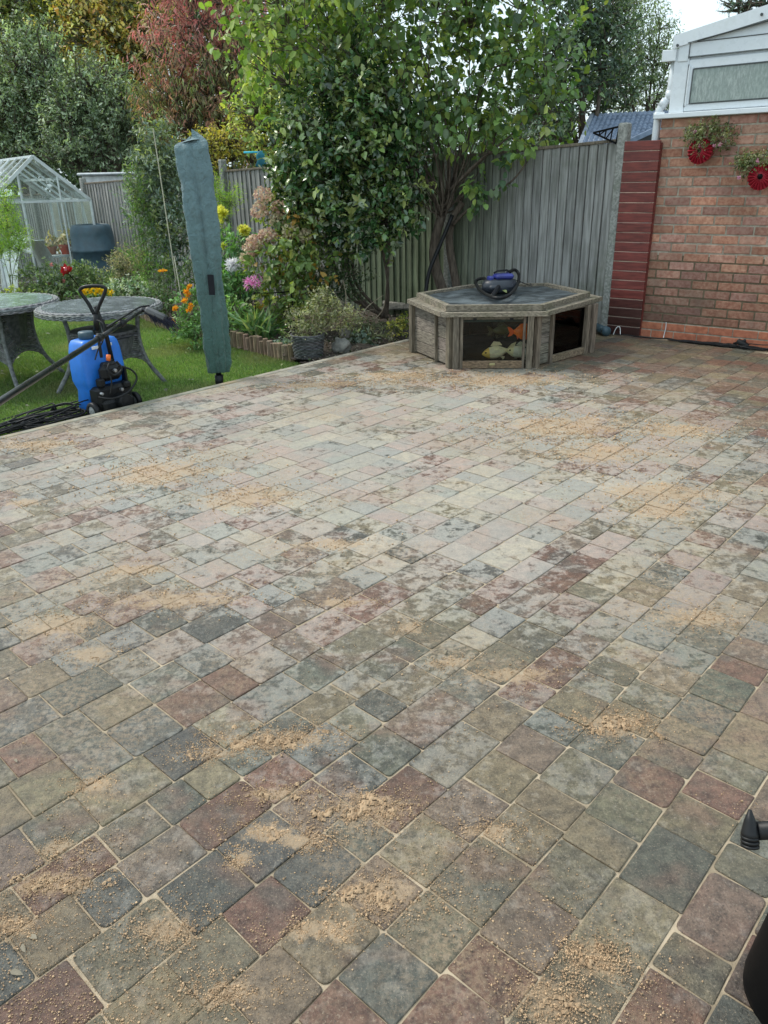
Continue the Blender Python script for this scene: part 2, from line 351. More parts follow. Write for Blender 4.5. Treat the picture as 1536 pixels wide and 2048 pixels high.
# grass blades
rs = np.random.RandomState(3); pts = []
pxr = np.array([[p[0], p[1]] for p in lawnp])
def inpoly_np(X, Y, poly):
    c = np.zeros(len(X), bool); n = len(poly)
    for i in range(n):
        a, b = poly[i], poly[(i+1) % n]
        if a[1] == b[1]: continue
        c ^= ((a[1] > Y) != (b[1] > Y)) & (X < (b[0]-a[0])*(Y-a[1])/(b[1]-a[1])+a[0])
    return c
X = rs.uniform(-6.5, 0, 420000); Y = rs.uniform(3.6, 11.8, 420000)
k = inpoly_np(X, Y, lawnp) & (rs.rand(len(X)) < np.clip(1.5-(Y-4.5)*.16, .3, 1)) & (X > -Y*.62-.6); X = X[k]; Y = Y[k]; n = len(X)
Z = -.10-.02*np.clip(Y-7.5, 0, 25)
lw_ = np.sin(X*2.1+np.sin(Y*1.7)*1.5)*.5+.5
pal = np.array([[.15, .25, .06], [.21, .33, .09], [.27, .38, .12], [.34, .35, .16]])
wn_ = np.clip(np.sin(X*3.3+Y*1.1)*np.sin(Y*2.7-X*1.9+1)*2-.6, 0, 1)[:, None]; gc = (pal[rs.choice(4, n, p=[.3, .4, .22, .08])]*(1-.6*wn_)+np.array([.34, .33, .16])*.6*wn_)*(.72+.5*lw_[:, None])*(1+rs.uniform(-.2, .2, (n, 1)))
gd = unit(rs.normal(0, .45, (n, 3))+np.array([0, 0, 1])); gn = unit(rs.normal(size=(n, 3)))
meta(leafmesh('grass', MT['blade'], np.stack([X, Y, Z-.005], 1), gd, gn, rs.uniform(.02, .042, n), .13, gc), 'short mown green lawn grass beside the patio', 'grass', kind='stuff')
# bed soil: bumpy sheet between the edging and the fence
mb = MB()
bedp = [AB(4.55, 5.10), AB(5.7, 5.10), FP(1.2, 0, .02), FP(2.2, 0, .02), FP(9, 0, .02), FP(13, 0, .02), Vector((-7.5, 12.6, 0))] + LOGLINE
xs = np.arange(-8.5, 2.2, .09); ys = np.arange(6.2, 17, .09); grid = {}
for i, x in enumerate(xs):
    for j, y in enumerate(ys):
        z = max(gz(x, y)+.05, -.3)+.05*mnoise.noise(Vector((x*3, y*3, 0)))+.03*mnoise.noise(Vector((x*9, y*9, 3)))
        e = (Vector((x, y, 0))-AB(0, 5.06)).dot(BV); z -= .04*max(0, 1-max(0, e)/.25)
        grid[(i, j)] = (x, y, z+.01)
idx = {}
def gi(k):
    if k not in idx: idx[k] = len(mb.v); mb.v.append(grid[k])
    return idx[k]
for i in range(len(xs)-1):
    for j in range(len(ys)-1):
        if inpoly(xs[i]+.045, ys[j]+.045, bedp): mb.f.append((gi((i, j)), gi((i+1, j)), gi((i+1, j+1)), gi((i, j+1)))); mb.c.append((1, 1, 1))
meta(mb.build('flowerbed_soil', MT['soil'], smooth=True), kind='structure')
# ------------------------------------------------------------------ patio
SP = [(550, 1480, .17, .05), (545, 1590, .10, .03), (430, 1505, .09, .03), (125, 1250, .14, .09), (180, 1310, .13, .06), (320, 945, .34, .22), (500, 995, .30, .16), (1130, 852, .5, .25), (1200, 905, .3, .2), (1320, 985, .3, .16), (1330, 1020, .2, .12),
 (820, 1253, .06, .04), (540, 1668, .10, .035), (618, 1682, .07, .03), (755, 1792, .11, .05), (640, 1862, .09, .03), (1195, 1925, .09, .03), (1175, 1895, .05, .02), (50, 1005, .12, .06), (900, 1325, .1, .03), (190, 1570, .06, .03), (115, 1700, .07, .03), (450, 1985, .09, .03), (330, 1860, .08, .04), (980, 1665, .07, .03), (1230, 1450, .12, .05), (1390, 1235, .16, .07), (280, 1140, .14, .05), (690, 1205, .14, .03), (660, 1090, .2, .06), (480, 1720, .03, .02), (1110, 2010, .09, .05), (60, 890, .3, .1), (640, 770, .4, .12), (790, 752, .4, .14), (350, 1200, .3, .08), (730, 1620, .12, .06), (1040, 1350, .2, .05), (1350, 860, .3, .15), (1000, 760, .6, .2), (25, 1850, .07, .03), (105, 1770, .10, .04)]
def patiomat():
    m, t, o = nt('tumbled_paving'); b = N(t, 'ShaderNodeBsdfPrincipled', Roughness=.6); v = coords(t)
    at = N(t, 'ShaderNodeAttribute', attribute_name='Col'); c = at.outputs['Color']
    # blended pigments inside one block
    c = mixc(t, ramp(t, noise(t, v, 4.5, 3), .52, .64, 0, .55), c, (.074, .076, .066))
    c = mixc(t, ramp(t, noise(t, coords(t, (1, 1.3, 1)), 3.3, 3), .53, .66, 0, .6), c, (.135, .075, .055))
    c = mixc(t, 1., c, mixc(t, ramp(t, noise(t, v, 26, 8, .75), .3, .7), (.5, .5, .5), (1.5, 1.48, 1.42)), 'MULTIPLY')
    g = noise(t, v, 170, 4, .8); c = mixc(t, ramp(t, g, .56, .66, 0, .7), c, (.34, .27, .19)); c = mixc(t, ramp(t, g, .45, .33, 0, .85), c, (.025, .022, .018))
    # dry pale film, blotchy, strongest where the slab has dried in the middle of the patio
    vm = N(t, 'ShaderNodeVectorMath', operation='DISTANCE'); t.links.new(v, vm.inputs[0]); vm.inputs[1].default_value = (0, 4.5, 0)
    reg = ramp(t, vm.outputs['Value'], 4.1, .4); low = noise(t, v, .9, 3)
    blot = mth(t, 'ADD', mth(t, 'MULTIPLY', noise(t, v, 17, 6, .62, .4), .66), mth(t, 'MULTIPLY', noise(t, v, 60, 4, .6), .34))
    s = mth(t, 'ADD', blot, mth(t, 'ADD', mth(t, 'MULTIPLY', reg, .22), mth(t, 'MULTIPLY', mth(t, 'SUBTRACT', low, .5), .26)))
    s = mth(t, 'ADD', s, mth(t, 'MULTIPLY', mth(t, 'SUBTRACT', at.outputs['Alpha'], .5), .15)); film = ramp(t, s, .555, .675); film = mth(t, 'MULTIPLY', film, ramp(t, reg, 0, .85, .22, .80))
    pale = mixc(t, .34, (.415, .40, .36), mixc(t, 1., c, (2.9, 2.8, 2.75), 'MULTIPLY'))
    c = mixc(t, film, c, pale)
    # brushed sand dust
    dst = mth(t, 'MULTIPLY', ramp(t, noise(t, v, 1.3, 6, .65), .42, .68), ramp(t, noise(t, v, 60, 5, .75), .40, .60))
    c = mixc(t, mth(t, 'MULTIPLY', dst, .7), c, (.33, .235, .145))
    # tan smears of swept sand round every heap
    tot = None; wv_ = noise(t, v, 12, 6, .65, .8)
    for px, py, ra, rb in SP:
        g_ = G(px, py); mp = t.nodes.new('ShaderNodeMapping'); mp.vector_type = 'TEXTURE'; mp.inputs['Location'].default_value = (g_.x, g_.y, 0); mp.inputs['Scale'].default_value = (ra*1.5, max(rb, .03)*1.7, 1)
        t.links.new(v, mp.inputs['Vector']); ln = N(t, 'ShaderNodeVectorMath', operation='LENGTH'); t.links.new(mp.outputs[0], ln.inputs[0]); q_ = ramp(t, ln.outputs['Value'], 1.2, .0)
        tot = q_ if tot is None else mth(t, 'MAXIMUM', tot, q_)
    sm = ramp(t, mth(t, 'ADD', mth(t, 'MULTIPLY', tot, .50), mth(t, 'ADD', mth(t, 'MULTIPLY', wv_, .95), mth(t, 'MULTIPLY', noise(t, v, 55, 5, .75), .55))), .99, 1.20, 0, .74); sm = mth(t, 'MULTIPLY', sm, ramp(t, tot, 0, .25))
    c = mixc(t, sm, c, mixc(t, noise(t, v, 90, 4, .7), (.34, .23, .135), (.48, .35, .22)))
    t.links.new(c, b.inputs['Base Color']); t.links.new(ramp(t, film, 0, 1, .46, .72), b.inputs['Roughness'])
    h = mth(t, 'ADD', mth(t, 'MULTIPLY', noise(t, v, 180, 5, .7), .6), mth(t, 'MULTIPLY', noise(t, v, 30, 4), .9))
    t.links.new(bumpn(t, h, .95, .008), b.inputs['Normal']); t.links.new(b.outputs[0], o.inputs['Surface']); return m
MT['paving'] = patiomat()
bl = [.49, .645, .80, .954, 1.10, 1.262, 1.404, 1.534]; rp = random.Random(11)
up = [rp.choice([.13, .155, .155, .17, .18]) for _ in range(22)]; k = (5.035-1.534)/sum(up); x = 1.534
for u in up: x += u*k; bl.append(x)
x = .49
while x > -3.2: x -= rp.choice([.13, .155, .16, .175]); bl.insert(0, x)
TINTS = [((.072, .072, .062), 2.6), ((.155, .125, .078), 3.6), ((.130, .070, .050), 3.6), ((.115, .100, .068), 3.0), ((.138, .100, .074), 2.0), ((.09, .092, .072), 1.6)]
mb = MB()
def fence_side(p):      # True on the patio side of the house wall and fence
    return (p-WC).dot(WN) > .015 and (p-P0).dot(FN) > .02
def paver(a0, a1, b0, b1):
    g = rp.uniform(.0016, .0028); r = rp.uniform(.004, .008) if rp.random() < .75 else rp.uniform(.010, .02); e = .0026; zt = rp.uniform(-.0018, .0018); tx, ty = rp.uniform(-.006, .006), rp.uniform(-.006, .006)
    ca, cb = (a0+a1)/2, (b0+b1)/2; rings = []
    j = [(rp.uniform(-.0025, .0025), rp.uniform(-.0025, .0025)) for _ in range(4)]
    for inset, z in ((g-.001, -.03), (g, -e), (g+.0018, -e*.35), (g+.006, 0)):
        ring = []
        for q, (sa, sb, A0, B0) in enumerate(((1, 1, a1, b1), (-1, 1, a0, b1), (-1, -1, a0, b0), (1, -1, a1, b0))):
            rr = max(r-inset*.3, .003); cx = A0-sa*(inset+rr)+j[q][0]; cb_ = B0-sb*(inset+rr)+j[q][1]
            for s in range(4):
                th = math.pi/2*(q+s/3); ring.append(AB(cx+math.cos(th)*rr, cb_+math.sin(th)*rr, z+zt+(cx-ca)*tx+(cb_-cb)*ty))
        rings.append(ring)
    vs = [p for rg in rings for p in rg]; n = 16
    fs = [(i*n+k, i*n+(k+1) % n, (i+1)*n+(k+1) % n, (i+1)*n+k) for i in range(3) for k in range(n)]+[tuple(3*n+k for k in range(n))]
    tt = rp.random()*sum(w for _, w in TINTS)
    for col, w in TINTS:
        tt -= w
        if tt <= 0: break
    mb.add(vs, fs, (*jit(col, .14, rp), rp.random()))
for i in range(len(bl)-1):
    a = -3.2+rp.uniform(0, .2)
    while a < 8.6:
        w = rp.choices([.112, .145, .172, .21, .25], [3, 4, 3, 1.6, .5])[0]
        c = AB(a+w/2, (bl[i]+bl[i+1])/2)
        if fence_side(c) and (c.y > -.6): paver(a, a+w, bl[i], bl[i+1])
        a += w
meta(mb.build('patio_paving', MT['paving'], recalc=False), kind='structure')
mb = MB(); jp = [AB(-3.3, 5.05, -.0016), AB(-3.3, -3.4, -.0016), AB(8.7, -3.4, -.0016), AB(8.7, 2, -.0016), AB(7.3, 5.05, -.0016)]
mb.prism([p-Vector((0, 0, .05)) for p in jp], (0, 0, .0465), (1, 1, 1)); meta(mb.build('patio_joint_sand', MT['joint']), kind='structure')
# edging boards between patio and lawn
mb = MB(); a = -3.3
while a < 5.9:
    L = 2.4 if a+2.4 < 5.9 else 5.9-a; o = R_.uniform(-.006, .006)
    mb.beam(AB(a+.003, 5.085+o, -.075), AB(a+L-.003, 5.085-o, -.075), .062, .15, col=jit((1, 1, 1), .12), b=.006); a += L
meta(mb.build('edging_board', MT['kerb'], loc=AB(0, 5.085, -.1)), 'weathered low timber board along the lawn side of the patio', 'edging')
# loose sand: soft-edged heaps plus grains
mb = MB(); grains = []; rg = np.random.RandomState(5)
for q, (px, py, ra, rb) in enumerate(SP):
    c = G(px, py); big = py > 1400; cell = .0045 if big else .008 if py > 1100 else .016
    nn = int(2*1.5*ra/cell); nm = int(2*1.5*max(rb, .02)/cell); hh = {}
    for i in range(nn):
        for jx in range(nm):
            u = (i-nn/2)*cell; v_ = (jx-nm/2)*cell; x, y = c.x+u, c.y+v_
            f = math.exp(-(u/ra)**2-(v_/max(rb, .02)/1.)**2*1.2)
            nse = mnoise.fractal(Vector((x*(22 if big else 12), y*(22 if big else 12), q)), .45, 2.1, 6)
            h = f*.86-.55+nse*.85
            hh[(i, jx)] = (x, y, -.0012+min(h, .35)*.018*min(1, ra*8) + (rg.rand()-.5)*(.0052 if big else .006))
            if h > -.28 and rg.rand() < (.85 if big else .22)*(1 if h > -.05 else .3): grains.append((x+rg.normal(0, .012), y+rg.normal(0, .012), 1.))
    iv = {}
    for i in range(nn-1):
        for jx in range(nm-1):
            ks = [(i, jx), (i+1, jx), (i+1, jx+1), (i, jx+1)]
            if max(hh[k][2] for k in ks) > (.0052 if big else .02):
                f = []
                for k in ks:
                    if k not in iv: iv[k] = len(mb.v); mb.v.append(hh[k])
                    f.append(iv[k])
                mb.f.append(tuple(f)); mb.c.append((1, 1, 1))
meta(mb.build('loose_sand', MT['sand'], recalc=False), 'orange kiln dried sand lying in loose patches on the paving', 'sand', kind='stuff')
for px, py, ra, rb in SP:
    c = G(px, py); nn = int(min(12000, (26000 if py > 1400 else 7000 if py > 1100 else 2600)*ra*max(rb, .04)*14)); q = rg.normal(0, 1, (nn, 2)); nl = [(c.x+a*ra*.8, c.y+b*max(rb, .02)*.95) for a, b in q]
    grains += [(x, y, 1.) for x, y in nl if mnoise.noise(Vector((x*14, y*14, px)))+.6*mnoise.noise(Vector((x*40, y*40, px))) > -.08]
XY = np.array(grains); 
if len(XY) > 260000: XY = XY[rg.choice(len(XY), 260000, replace=False)]
e = []
for _ in range(27000):
    px, py = rg.uniform(-60, 1600), 2070-1180*rg.rand()**1.7
    p = G(px, py)
    if mnoise.noise(Vector((p.x*2.2, p.y*2.2, 9)))+.35*mnoise.noise(Vector((p.x*11, p.y*11, 4))) >  .06+rg.rand()*.35: e.append((p.x, p.y, .8))
XY = np.concatenate([XY, np.array(e)]); n = len(XY)
sz = np.clip(rg.lognormal(-6.5, .42, n), .0008, .005)*np.clip(XY[:, 1]/2.4, .85, 1.8)
o6 = np.array([[1, 0, 0], [-1, 0, 0], [0, 1, 0], [0, -1, 0], [0, 0, 1], [0, 0, -1]], float)
vs = XY[:, None, :]*np.array([1, 1, 0])+np.array([0, 0, .0005])+o6[None]*sz[:, None, None]*rg.uniform(.6, 1.3, (n, 6, 1))+np.array([0, 0, .5])*sz[:, None, None]
tri = np.array([[0, 2, 4], [2, 1, 4], [1, 3, 4], [3, 0, 4], [2, 0, 5], [1, 2, 5], [3, 1, 5], [0, 3, 5]])
me = bpy.data.meshes.new('sand_grains'); me.vertices.add(n*6); me.vertices.foreach_set('co', vs.ravel())
li = (tri[None]+(np.arange(n)*6)[:, None, None]).ravel().astype(np.int32); me.loops.add(len(li)); me.loops.foreach_set('vertex_index', li)
me.polygons.add(n*8); me.polygons.foreach_set('loop_start', (np.arange(n*8)*3).astype(np.int32)); me.polygons.foreach_set('loop_total', np.full(n*8, 3, np.int32)); me.update(calc_edges=True)
at = me.color_attributes.new('Col', 'FLOAT_COLOR', 'CORNER'); cc = np.ones((n, 4), np.float32); cc[:, :3] = rg.uniform(.95, 1.65, (n, 1)); at.data.foreach_set('color', np.repeat(cc, 24, 0).ravel())
me.materials.append(MT['sand']); o = bpy.data.objects.new('sand_grains', me); COL.objects.link(o); meta(o, 'scattered crumbs and grains of orange sand all over the paving', 'sand grains', kind='stuff')

# ------------------------------------------------------------------ fence
def fence_panel(t0, t1, z0, z1, z2, label, d=0.):
    """feather-edge boards from t0 to t1; z1, z2 = top at either end"""
    root = thing('fence_panel', label, 'fence panel', FP((t0+t1)/2, z0, d), 'feather-edge fence panels between the concrete posts')
    mb = MB(); t = t0; w = .1
    m = Matrix((FD, FN, Vector((0, 0, 1)))).transposed()
    while t < t1-.01:
        w = min(.102+R_.uniform(-.004, .004), t1-t); zt = z1+(z2-z1)*((t-t0)/(t1-t0))-.03+R_.uniform(-.006, .003); k = 1+R_.uniform(-.16, .14)
        al = max(0, 1-abs(t-2.7)/1.7); al = min(1, al*1.6); c3 = (k*(1-.50*al), k*(1-.38*al), k*(1-.60*al)); j = R_.uniform(-.003, .003)  # green algae tint and the shrubs' shade, both put into the board colour
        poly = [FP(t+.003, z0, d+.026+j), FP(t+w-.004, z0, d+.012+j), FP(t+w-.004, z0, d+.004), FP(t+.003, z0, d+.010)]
        mb.prism(poly, (0, 0, zt-z0), c3); mb.prism([FP(t-.022, z0, d-.010), FP(t+.022, z0, d-.010), FP(t+.022, z0, d-.018), FP(t-.022, z0, d-.018)], (0, 0, zt-z0-.004), tuple(.5*x for x in c3)); t += w  # overlap strip darkened, so the groove shade sits in its colour
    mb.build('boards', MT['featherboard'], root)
    mb = MB(); mb.beam(FP(t0, z1-.016, d+.01), FP(t1, z2-.016, d+.01), .05, .028, b=.004); mb.build('capping_rail', MT['postwood'], root)
    mb = MB()
    for zz in (.25, .62, .93): mb.beam(FP(t0, z0+(z1-z0)*zz, d-.02), FP(t1, z0+(z2-z0)*zz, d-.02), .04, .08)
    mb.build('back_rail', MT['postwood'], root)
    return root
TP = [0, 2.06, 4.14, 6.24, 8.35, 10.45, 12.55, 14.65]
ZT = [(1.80, 1.72), (1.74, 1.70), (1.71, 1.66), (1.56, 1.50), (1.59, 1.54), (1.42, 1.36), (1.36, 1.30)]
FL = ['grey weathered board fence panel behind the wooden fish pond', 'green stained fence panel with painted-in shade behind the glossy leaved shrub trunks', 'pale grey fence panel behind the dried hydrangea heads', 'darker brown fence panel just right of the covered parasol',
      'grey fence panel between compost bin and tall grey green plant', 'grey fence panel behind the greenhouse glass', 'grey fence panel beyond the greenhouse at the left edge']
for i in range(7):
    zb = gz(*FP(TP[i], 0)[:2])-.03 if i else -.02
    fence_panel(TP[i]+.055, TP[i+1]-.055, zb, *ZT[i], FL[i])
PL = ['tall concrete post between pond fence and red slatted panel', 'concrete post behind the forked tree trunk', 'concrete post behind the glossy green shrub', 'slim concrete post with worn top above dried hydrangea heads', 'concrete post hidden behind the covered parasol',
      'round topped concrete post beside the greenhouse corner', 'concrete post behind the greenhouse glass', 'concrete post at the far left behind the greenhouse']
PT = [1.93, 1.80, 1.74, 1.80, 1.6, 1.62, 1.5, 1.44]
for i, t in enumerate(TP):
    mb = MB(); z0 = gz(*FP(t, 0)[:2])-.1; m = Matrix((FD, FN, Vector((0, 0, 1)))).transposed(); s = .105 if i == 0 else .10
    mb.box(FP(t, (z0+PT[i])/2, .02), (s*.9, s, PT[i]-z0), m, b=.014)
    meta(mb.build('concrete_post', MT['concrete'], loc=FP(t, z0)), PL[i], 'fence post', 'concrete fence posts')
# black bracket on the post top
root = thing('bracket', 'small black lattice bracket on top of the concrete post', 'bracket', FP(.05, 1.78)); mb = MB()
a, b, c = FP(.04, 1.90, .05), FP(.30, 1.86, .06), FP(.06, 1.76, .05)
for p, q in ((a, b), (b, c), (a, c)): mb.beam(p, q, .012, .016)
for s in (.25, .5, .75): mb.beam(a.lerp(b, s), c.lerp(b, s), .008, .01)
for s in (.2, .5): mb.beam(a.lerp(b, s), c.lerp(b, s+.25), .008, .01)
mb.build('lattice', MT['blackmt'], root)
# red slatted panel
root = thing('slatted_panel', 'dark red slatted timber panel beside the brick wall', 'timber panel', WP(-.17, 0, .03)); mb = MB(); mt_ = MB()
m = Matrix((WD, WN, Vector((0, 0, 1)))).transposed(); nS = 20; h = 1.775/nS
for i in range(nS):
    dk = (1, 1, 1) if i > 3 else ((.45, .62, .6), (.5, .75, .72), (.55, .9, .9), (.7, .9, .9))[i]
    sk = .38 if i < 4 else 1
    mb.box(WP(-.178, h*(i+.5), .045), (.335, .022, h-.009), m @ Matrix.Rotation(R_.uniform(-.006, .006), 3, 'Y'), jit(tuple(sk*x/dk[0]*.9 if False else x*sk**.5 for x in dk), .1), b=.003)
    if i: mt_.box(WP(-.178, h*i, .046), (.335, .012, .0045), m @ Matrix.Rotation(R_.uniform(-.006, .006), 3, 'Y'), jit((1, 1, 1), .2))
mb.build('slats', MT['redwood'], root); mt_.build('slat_edges', M('bare_edge', (.50, .36, .28), .8), root)
mb = MB()
for s in (-.33, -.025): mb.box(WP(s, .88, .018), (.04, .03, 1.74), m)
mb.build('batten', MT['redwood'], root)

# ------------------------------------------------------------------ house: brick base, conservatory on top
house = thing('house', 'red brick house wall with white framed conservatory window on top', 'house', WP(0, 0, -1))
mw = Matrix((WD, WN, Vector((0, 0, 1)))).transposed()
mb = MB(); ch = (1.945-.155)/22; mb2 = MB(); rb = random.Random(4)
for r in range(22):
    s = -.045-(.115 if r % 2 else 0)+.0; z = .155+ch*(r+.5)
    while s < 3.2:
        e0 = max(s, -.045); e1 = s+.2225; s += .2365
        if e1-e0 < .02: continue
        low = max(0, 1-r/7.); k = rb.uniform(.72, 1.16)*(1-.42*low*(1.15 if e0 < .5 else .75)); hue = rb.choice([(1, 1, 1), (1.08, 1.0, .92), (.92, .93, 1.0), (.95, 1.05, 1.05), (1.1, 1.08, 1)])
        mb.box(WP((e0+e1)/2, z+rb.uniform(-.0015, .0015), -.048+rb.uniform(-.0015, .0015)), (e1-e0, .1, ch-.0145), mw, tuple(k*x for x in hue), b=.0035)
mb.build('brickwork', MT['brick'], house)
mb = MB()
for r in range(2):
    z = (-.002, .076)[r]; s = (-.1, .0)[r]-.02; hh_ = .076
    while s < 3.2:
        e0 = max(s, -.03); e1 = s+.212; s += .2205
        if e1-e0 > .02: mb.box(WP((e0+e1)/2, z+hh_/2, -.032), (e1-e0, .1, hh_-.010), mw, jit((1, 1, 1), .09, rb), b=.003)
mb.build('plinth_brickwork', MT['plinth'], house)
mb = MB(); mb.box(WP(1.578, 1.36, -.0635), (3.225, .12, 1.165), mw); mb.box(WP(1.578, .39, -.0635), (3.225, .12, .775), mw, (.42, .38, .30)); mb.box(WP(1.578, .067, -.046), (3.21, .12, .17), mw); mb.build('mortar', MT['mortar'], house)
mb = MB(); mb.box(WP(1.62, .97, -1.73), (3.2, 3.1, 1.94), mw); mb.build('inner_wall', MT['brick'], house)
mb = MB()
mb.box(WP(1.5, 1.962, .0), (3.2, .12, .040), mw, b=.004); mb.build('sill', MT['upvc'], house)
mb = MB()
for c_, sz_ in (((.075, 2.235), (.13, .07, .50)), ((.165+1.5, 2.02), (3.05, .06, .055)), ((.165+1.5, 2.355), (3.05, .06, .07))):
    mb.box(WP(c_[0], c_[1], -.035), sz_, mw, b=.005)
mb.box(WP(.162, 2.19, -.03), (.045, .07, .29), mw, b=.006); mb.box(WP(1.02, 2.19, -.03), (.09, .07, .29), mw, b=.006); mb.box(WP(2.045, 2.19, -.03), (.09, .07, .29), mw, b=.006); mb.box(WP(3.08, 2.19, -.03), (.10, .07, .29), mw, b=.006)
mb.box(WP(.155, 2.19, .003), (.01, .02, .31), mw); mb.box(WP(1.55, 1.99, -.05), (3.0, .04, .05), mw); mb.box(WP(1.55, 2.40, -.05), (3.0, .04, .06), mw)
mb.build('window_frame', MT['upvc'], house)
mb = MB(); mb.box(WP(.6, 2.185, -.008), (.8, .006, .275), mw)
mb.box(WP(.188, 2.182, .004), (.006, .01, .27), mw); mb.box(WP(.6, 2.052, .004), (.82, .01, .006), mw); mb.box(WP(.6, 2.315, .004), (.82, .01, .006), mw); mb.build('window_gasket', MT['gasket'], house)
mb = MB(); mb.box(WP(.585, 2.183, .0), (.79, .006, .262), mw)
for s_ in (1.53, 2.56): mb.box(WP(s_, 2.183, .0), (.93, .006, .262), mw)
gm, t, o = nt('obscured_pane'); b = N(t, 'ShaderNodeBsdfPrincipled', Roughness=.22); v = coords(t, (1, 1, 1))
c = mixc(t, ramp(t, noise(t, coords(t, (1.2, 1.2, .35)), 55, 5, .7), .35, .7), (.22, .26, .24), (.40, .45, .42)); c = mixc(t, ramp(t, noise(t, v, 5, 5, .6), .35, .7, 0, .6), c, (.24, .30, .27))
t.links.new(c, b.inputs['Base Color']); t.links.new(bumpn(t, noise(t, coords(t, (1, 1, .3)), 60, 4), .35), b.inputs['Normal']); t.links.new(b.outputs[0], o.inputs['Surface'])
mb.build('window_pane', gm, house)
mb = MB()
mb.box(WP(1.5, 2.465, -.025), (2.85, .05, .11), mw, b=.005); mb.box(WP(.085, 2.46, -.02), (.09, .06, .16), mw, b=.005)
sl_ = (2.72-2.582)/.722
mb.prism([WP(.12, 2.525, -.04), WP(3.1, 2.525, -.04), WP(3.1, 2.51+3.1*sl_*.9, -.04), WP(.12, 2.54, -.04)], WN*.03)
mb.build('gable_panel', MT['upvc'], house)
mb = MB(); mb.prism([WP(-.01, 2.487, -.02), WP(3.1, 2.487+3.11*.176, -.02), WP(3.1, 2.582+3.11*.19, -.02), WP(-.01, 2.582, -.02)], WN*.045); mb.build('bargeboard', MT['upvc'], house)
mb = MB()
mb.prism([WP(.12, 2.512, .0), WP(.75, 2.605, .0), WP(.75, 2.611, .0), WP(.12, 2.518, .0)], WN*.03); 
for z_ in (2.405, 2.413): mb.box(WP(1., z_, .002), (1.75, .006, .003), mw)
mb.box(WP(1., 2.518, .002), (1.75, .006, .0035), mw); mb.box(WP(.135, 2.46, .004), (.004, .006, .12), mw); mb.box(WP(.142, 2.19, .001), (.004, .006, .33), mw)
for px_, py_ in ((.035, 2.505), (.69, 2.655)): mb.lathe([(0, 0), (.011, 0), (.011, .012), (0, .012)], WP(px_, py_, .03), 10, mw @ Matrix.Rotation(-math.pi/2, 3, 'X'))
mb.build('trim_line', MT['gasket'], house)
mb = MB(); roofpoly = [WP(-.02, 2.56, -.06), WP(3.1, 2.56+3.12*.19, -.06), WP(3.1, 2.56+3.12*.19, -3.2), WP(-.02, 2.56, -3.2)]
mb.prism(roofpoly, (0, 0, .02)); mb.build('roof', MT['upvc'], house)
mb = MB()
for s0, s1 in ((-.09, .02),):
    mb.prism([WP(s0, 2.475, .01), WP(s1, 2.475, .01), WP(s1, 2.395, .01), WP(s0+.02, 2.395, .01)], -WN*3.1)
mb.box(WP(-.035, 2.436, .014), (.125, .012, .09), mw, b=.004); mb.build('gutter', MT['upvc'], house)
mb = MB(); dp = [WP(-.005, 2.40, -.06), WP(-.012, 2.2, -.06), WP(-.015, 2.13, -.06), WP(-.03, 2.10, -.055), WP(-.085, 2.03, -.045), WP(-.098, 1.99, -.045), WP(-.098, 1.9, -.045), WP(-.098, .05, -.045)]
mb.tube(dp, .033, 16); mb.tube([WP(-.015, 2.17, -.06), WP(-.016, 2.10, -.06)], .039, 16); mb.tube([WP(-.04, 2.10, -.055), WP(-.075, 2.045, -.047)], .039, 16); mb.tube([WP(-.098, 2.0, -.045), WP(-.098, 1.95, -.045)], .039, 16)
mb.build('downpipe', MT['upvc'], house, smooth=True)
mb = MB(); mb.box(WP(-.06, 1.985, -.0), (.07, .02, .03), mw, b=.004); mb.build('pipe_bracket', MT['upvc'], house)
# ------------------------------------------------------------------ pond
def inset(poly, d):
    n = len(poly); out = []; area = sum(poly[i][0]*poly[(i+1) % n][1]-poly[(i+1) % n][0]*poly[i][1] for i in range(n)); sg = 1 if area > 0 else -1
    for i in range(n):
        p, q, r = Vector(poly[i-1][:2]), Vector(poly[i][:2]), Vector(poly[(i+1) % n][:2]); e1 = (q-p).normalized(); e2 = (r-q).normalized()
        n1 = Vector((-e1.y, e1.x))*sg; n2 = Vector((-e2.y, e2.x))*sg; b = (n1+n2).normalized(); out.append(q+b*(d/max(.3, b.dot(n1))))
    return out
def ring(mb, poly, w, z0, z1, gap=.002):
    inn = inset(poly, w); n = len(poly)
    for i in range(n):
        a, b, c, d = Vector(poly[i][:2]), Vector(poly[(i+1) % n][:2]), inn[(i+1) % n], inn[i]
        e = (b-a).normalized()*gap; k = R_.uniform(.85, 1.15); dz = R_.uniform(-.003, .003)
        mb.prism([(*(a+e), z0+dz), (*(b-e), z0+dz), (*(c-e), z0+dz), (*(d+e), z0+dz)], (0, 0, z1-z0), (k, k, k))
body = [Vector(p) for p in ((.30, 7.18), (.61, 6.44), (1.28, 6.39), (1.93, 6.98), (1.70, 7.86), (.88, 7.86))]
rim = [(.255, 7.2), (.50, 6.40), (1.385, 6.34), (2.03, 7.09), (1.78, 7.96), (.82, 7.96)]
rim2 = [(.345, 7.27), (.555, 6.46), (1.345, 6.39), (1.91, 7.08), (1.66, 7.80), (.90, 7.80)]
ZR = .475
pond = thing('raised_fish_pond', 'six sided weathered timber fish pond with viewing windows on the patio', 'fish pond', (1.1, 7.1, 0))
def face(i):
    a, b = body[i], body[(i+1) % 6]; d = (b-a); L = d.length; d.normalize(); n = Vector((d.y, -d.x))
    if n.dot(Vector((1.12, 7.15))-a) > 0: n = -n
    return a, d, n, L
def FPt(fc, u, z, o=0.): a, d, n, L = fc; p = a+d*u*L+n*o; return Vector((p.x, p.y, z))
def fm(fc): a, d, n, L = fc; return Matrix((Vector((d.x, d.y, 0)), Vector((n.x, n.y, 0)), Vector((0, 0, 1)))).transposed()
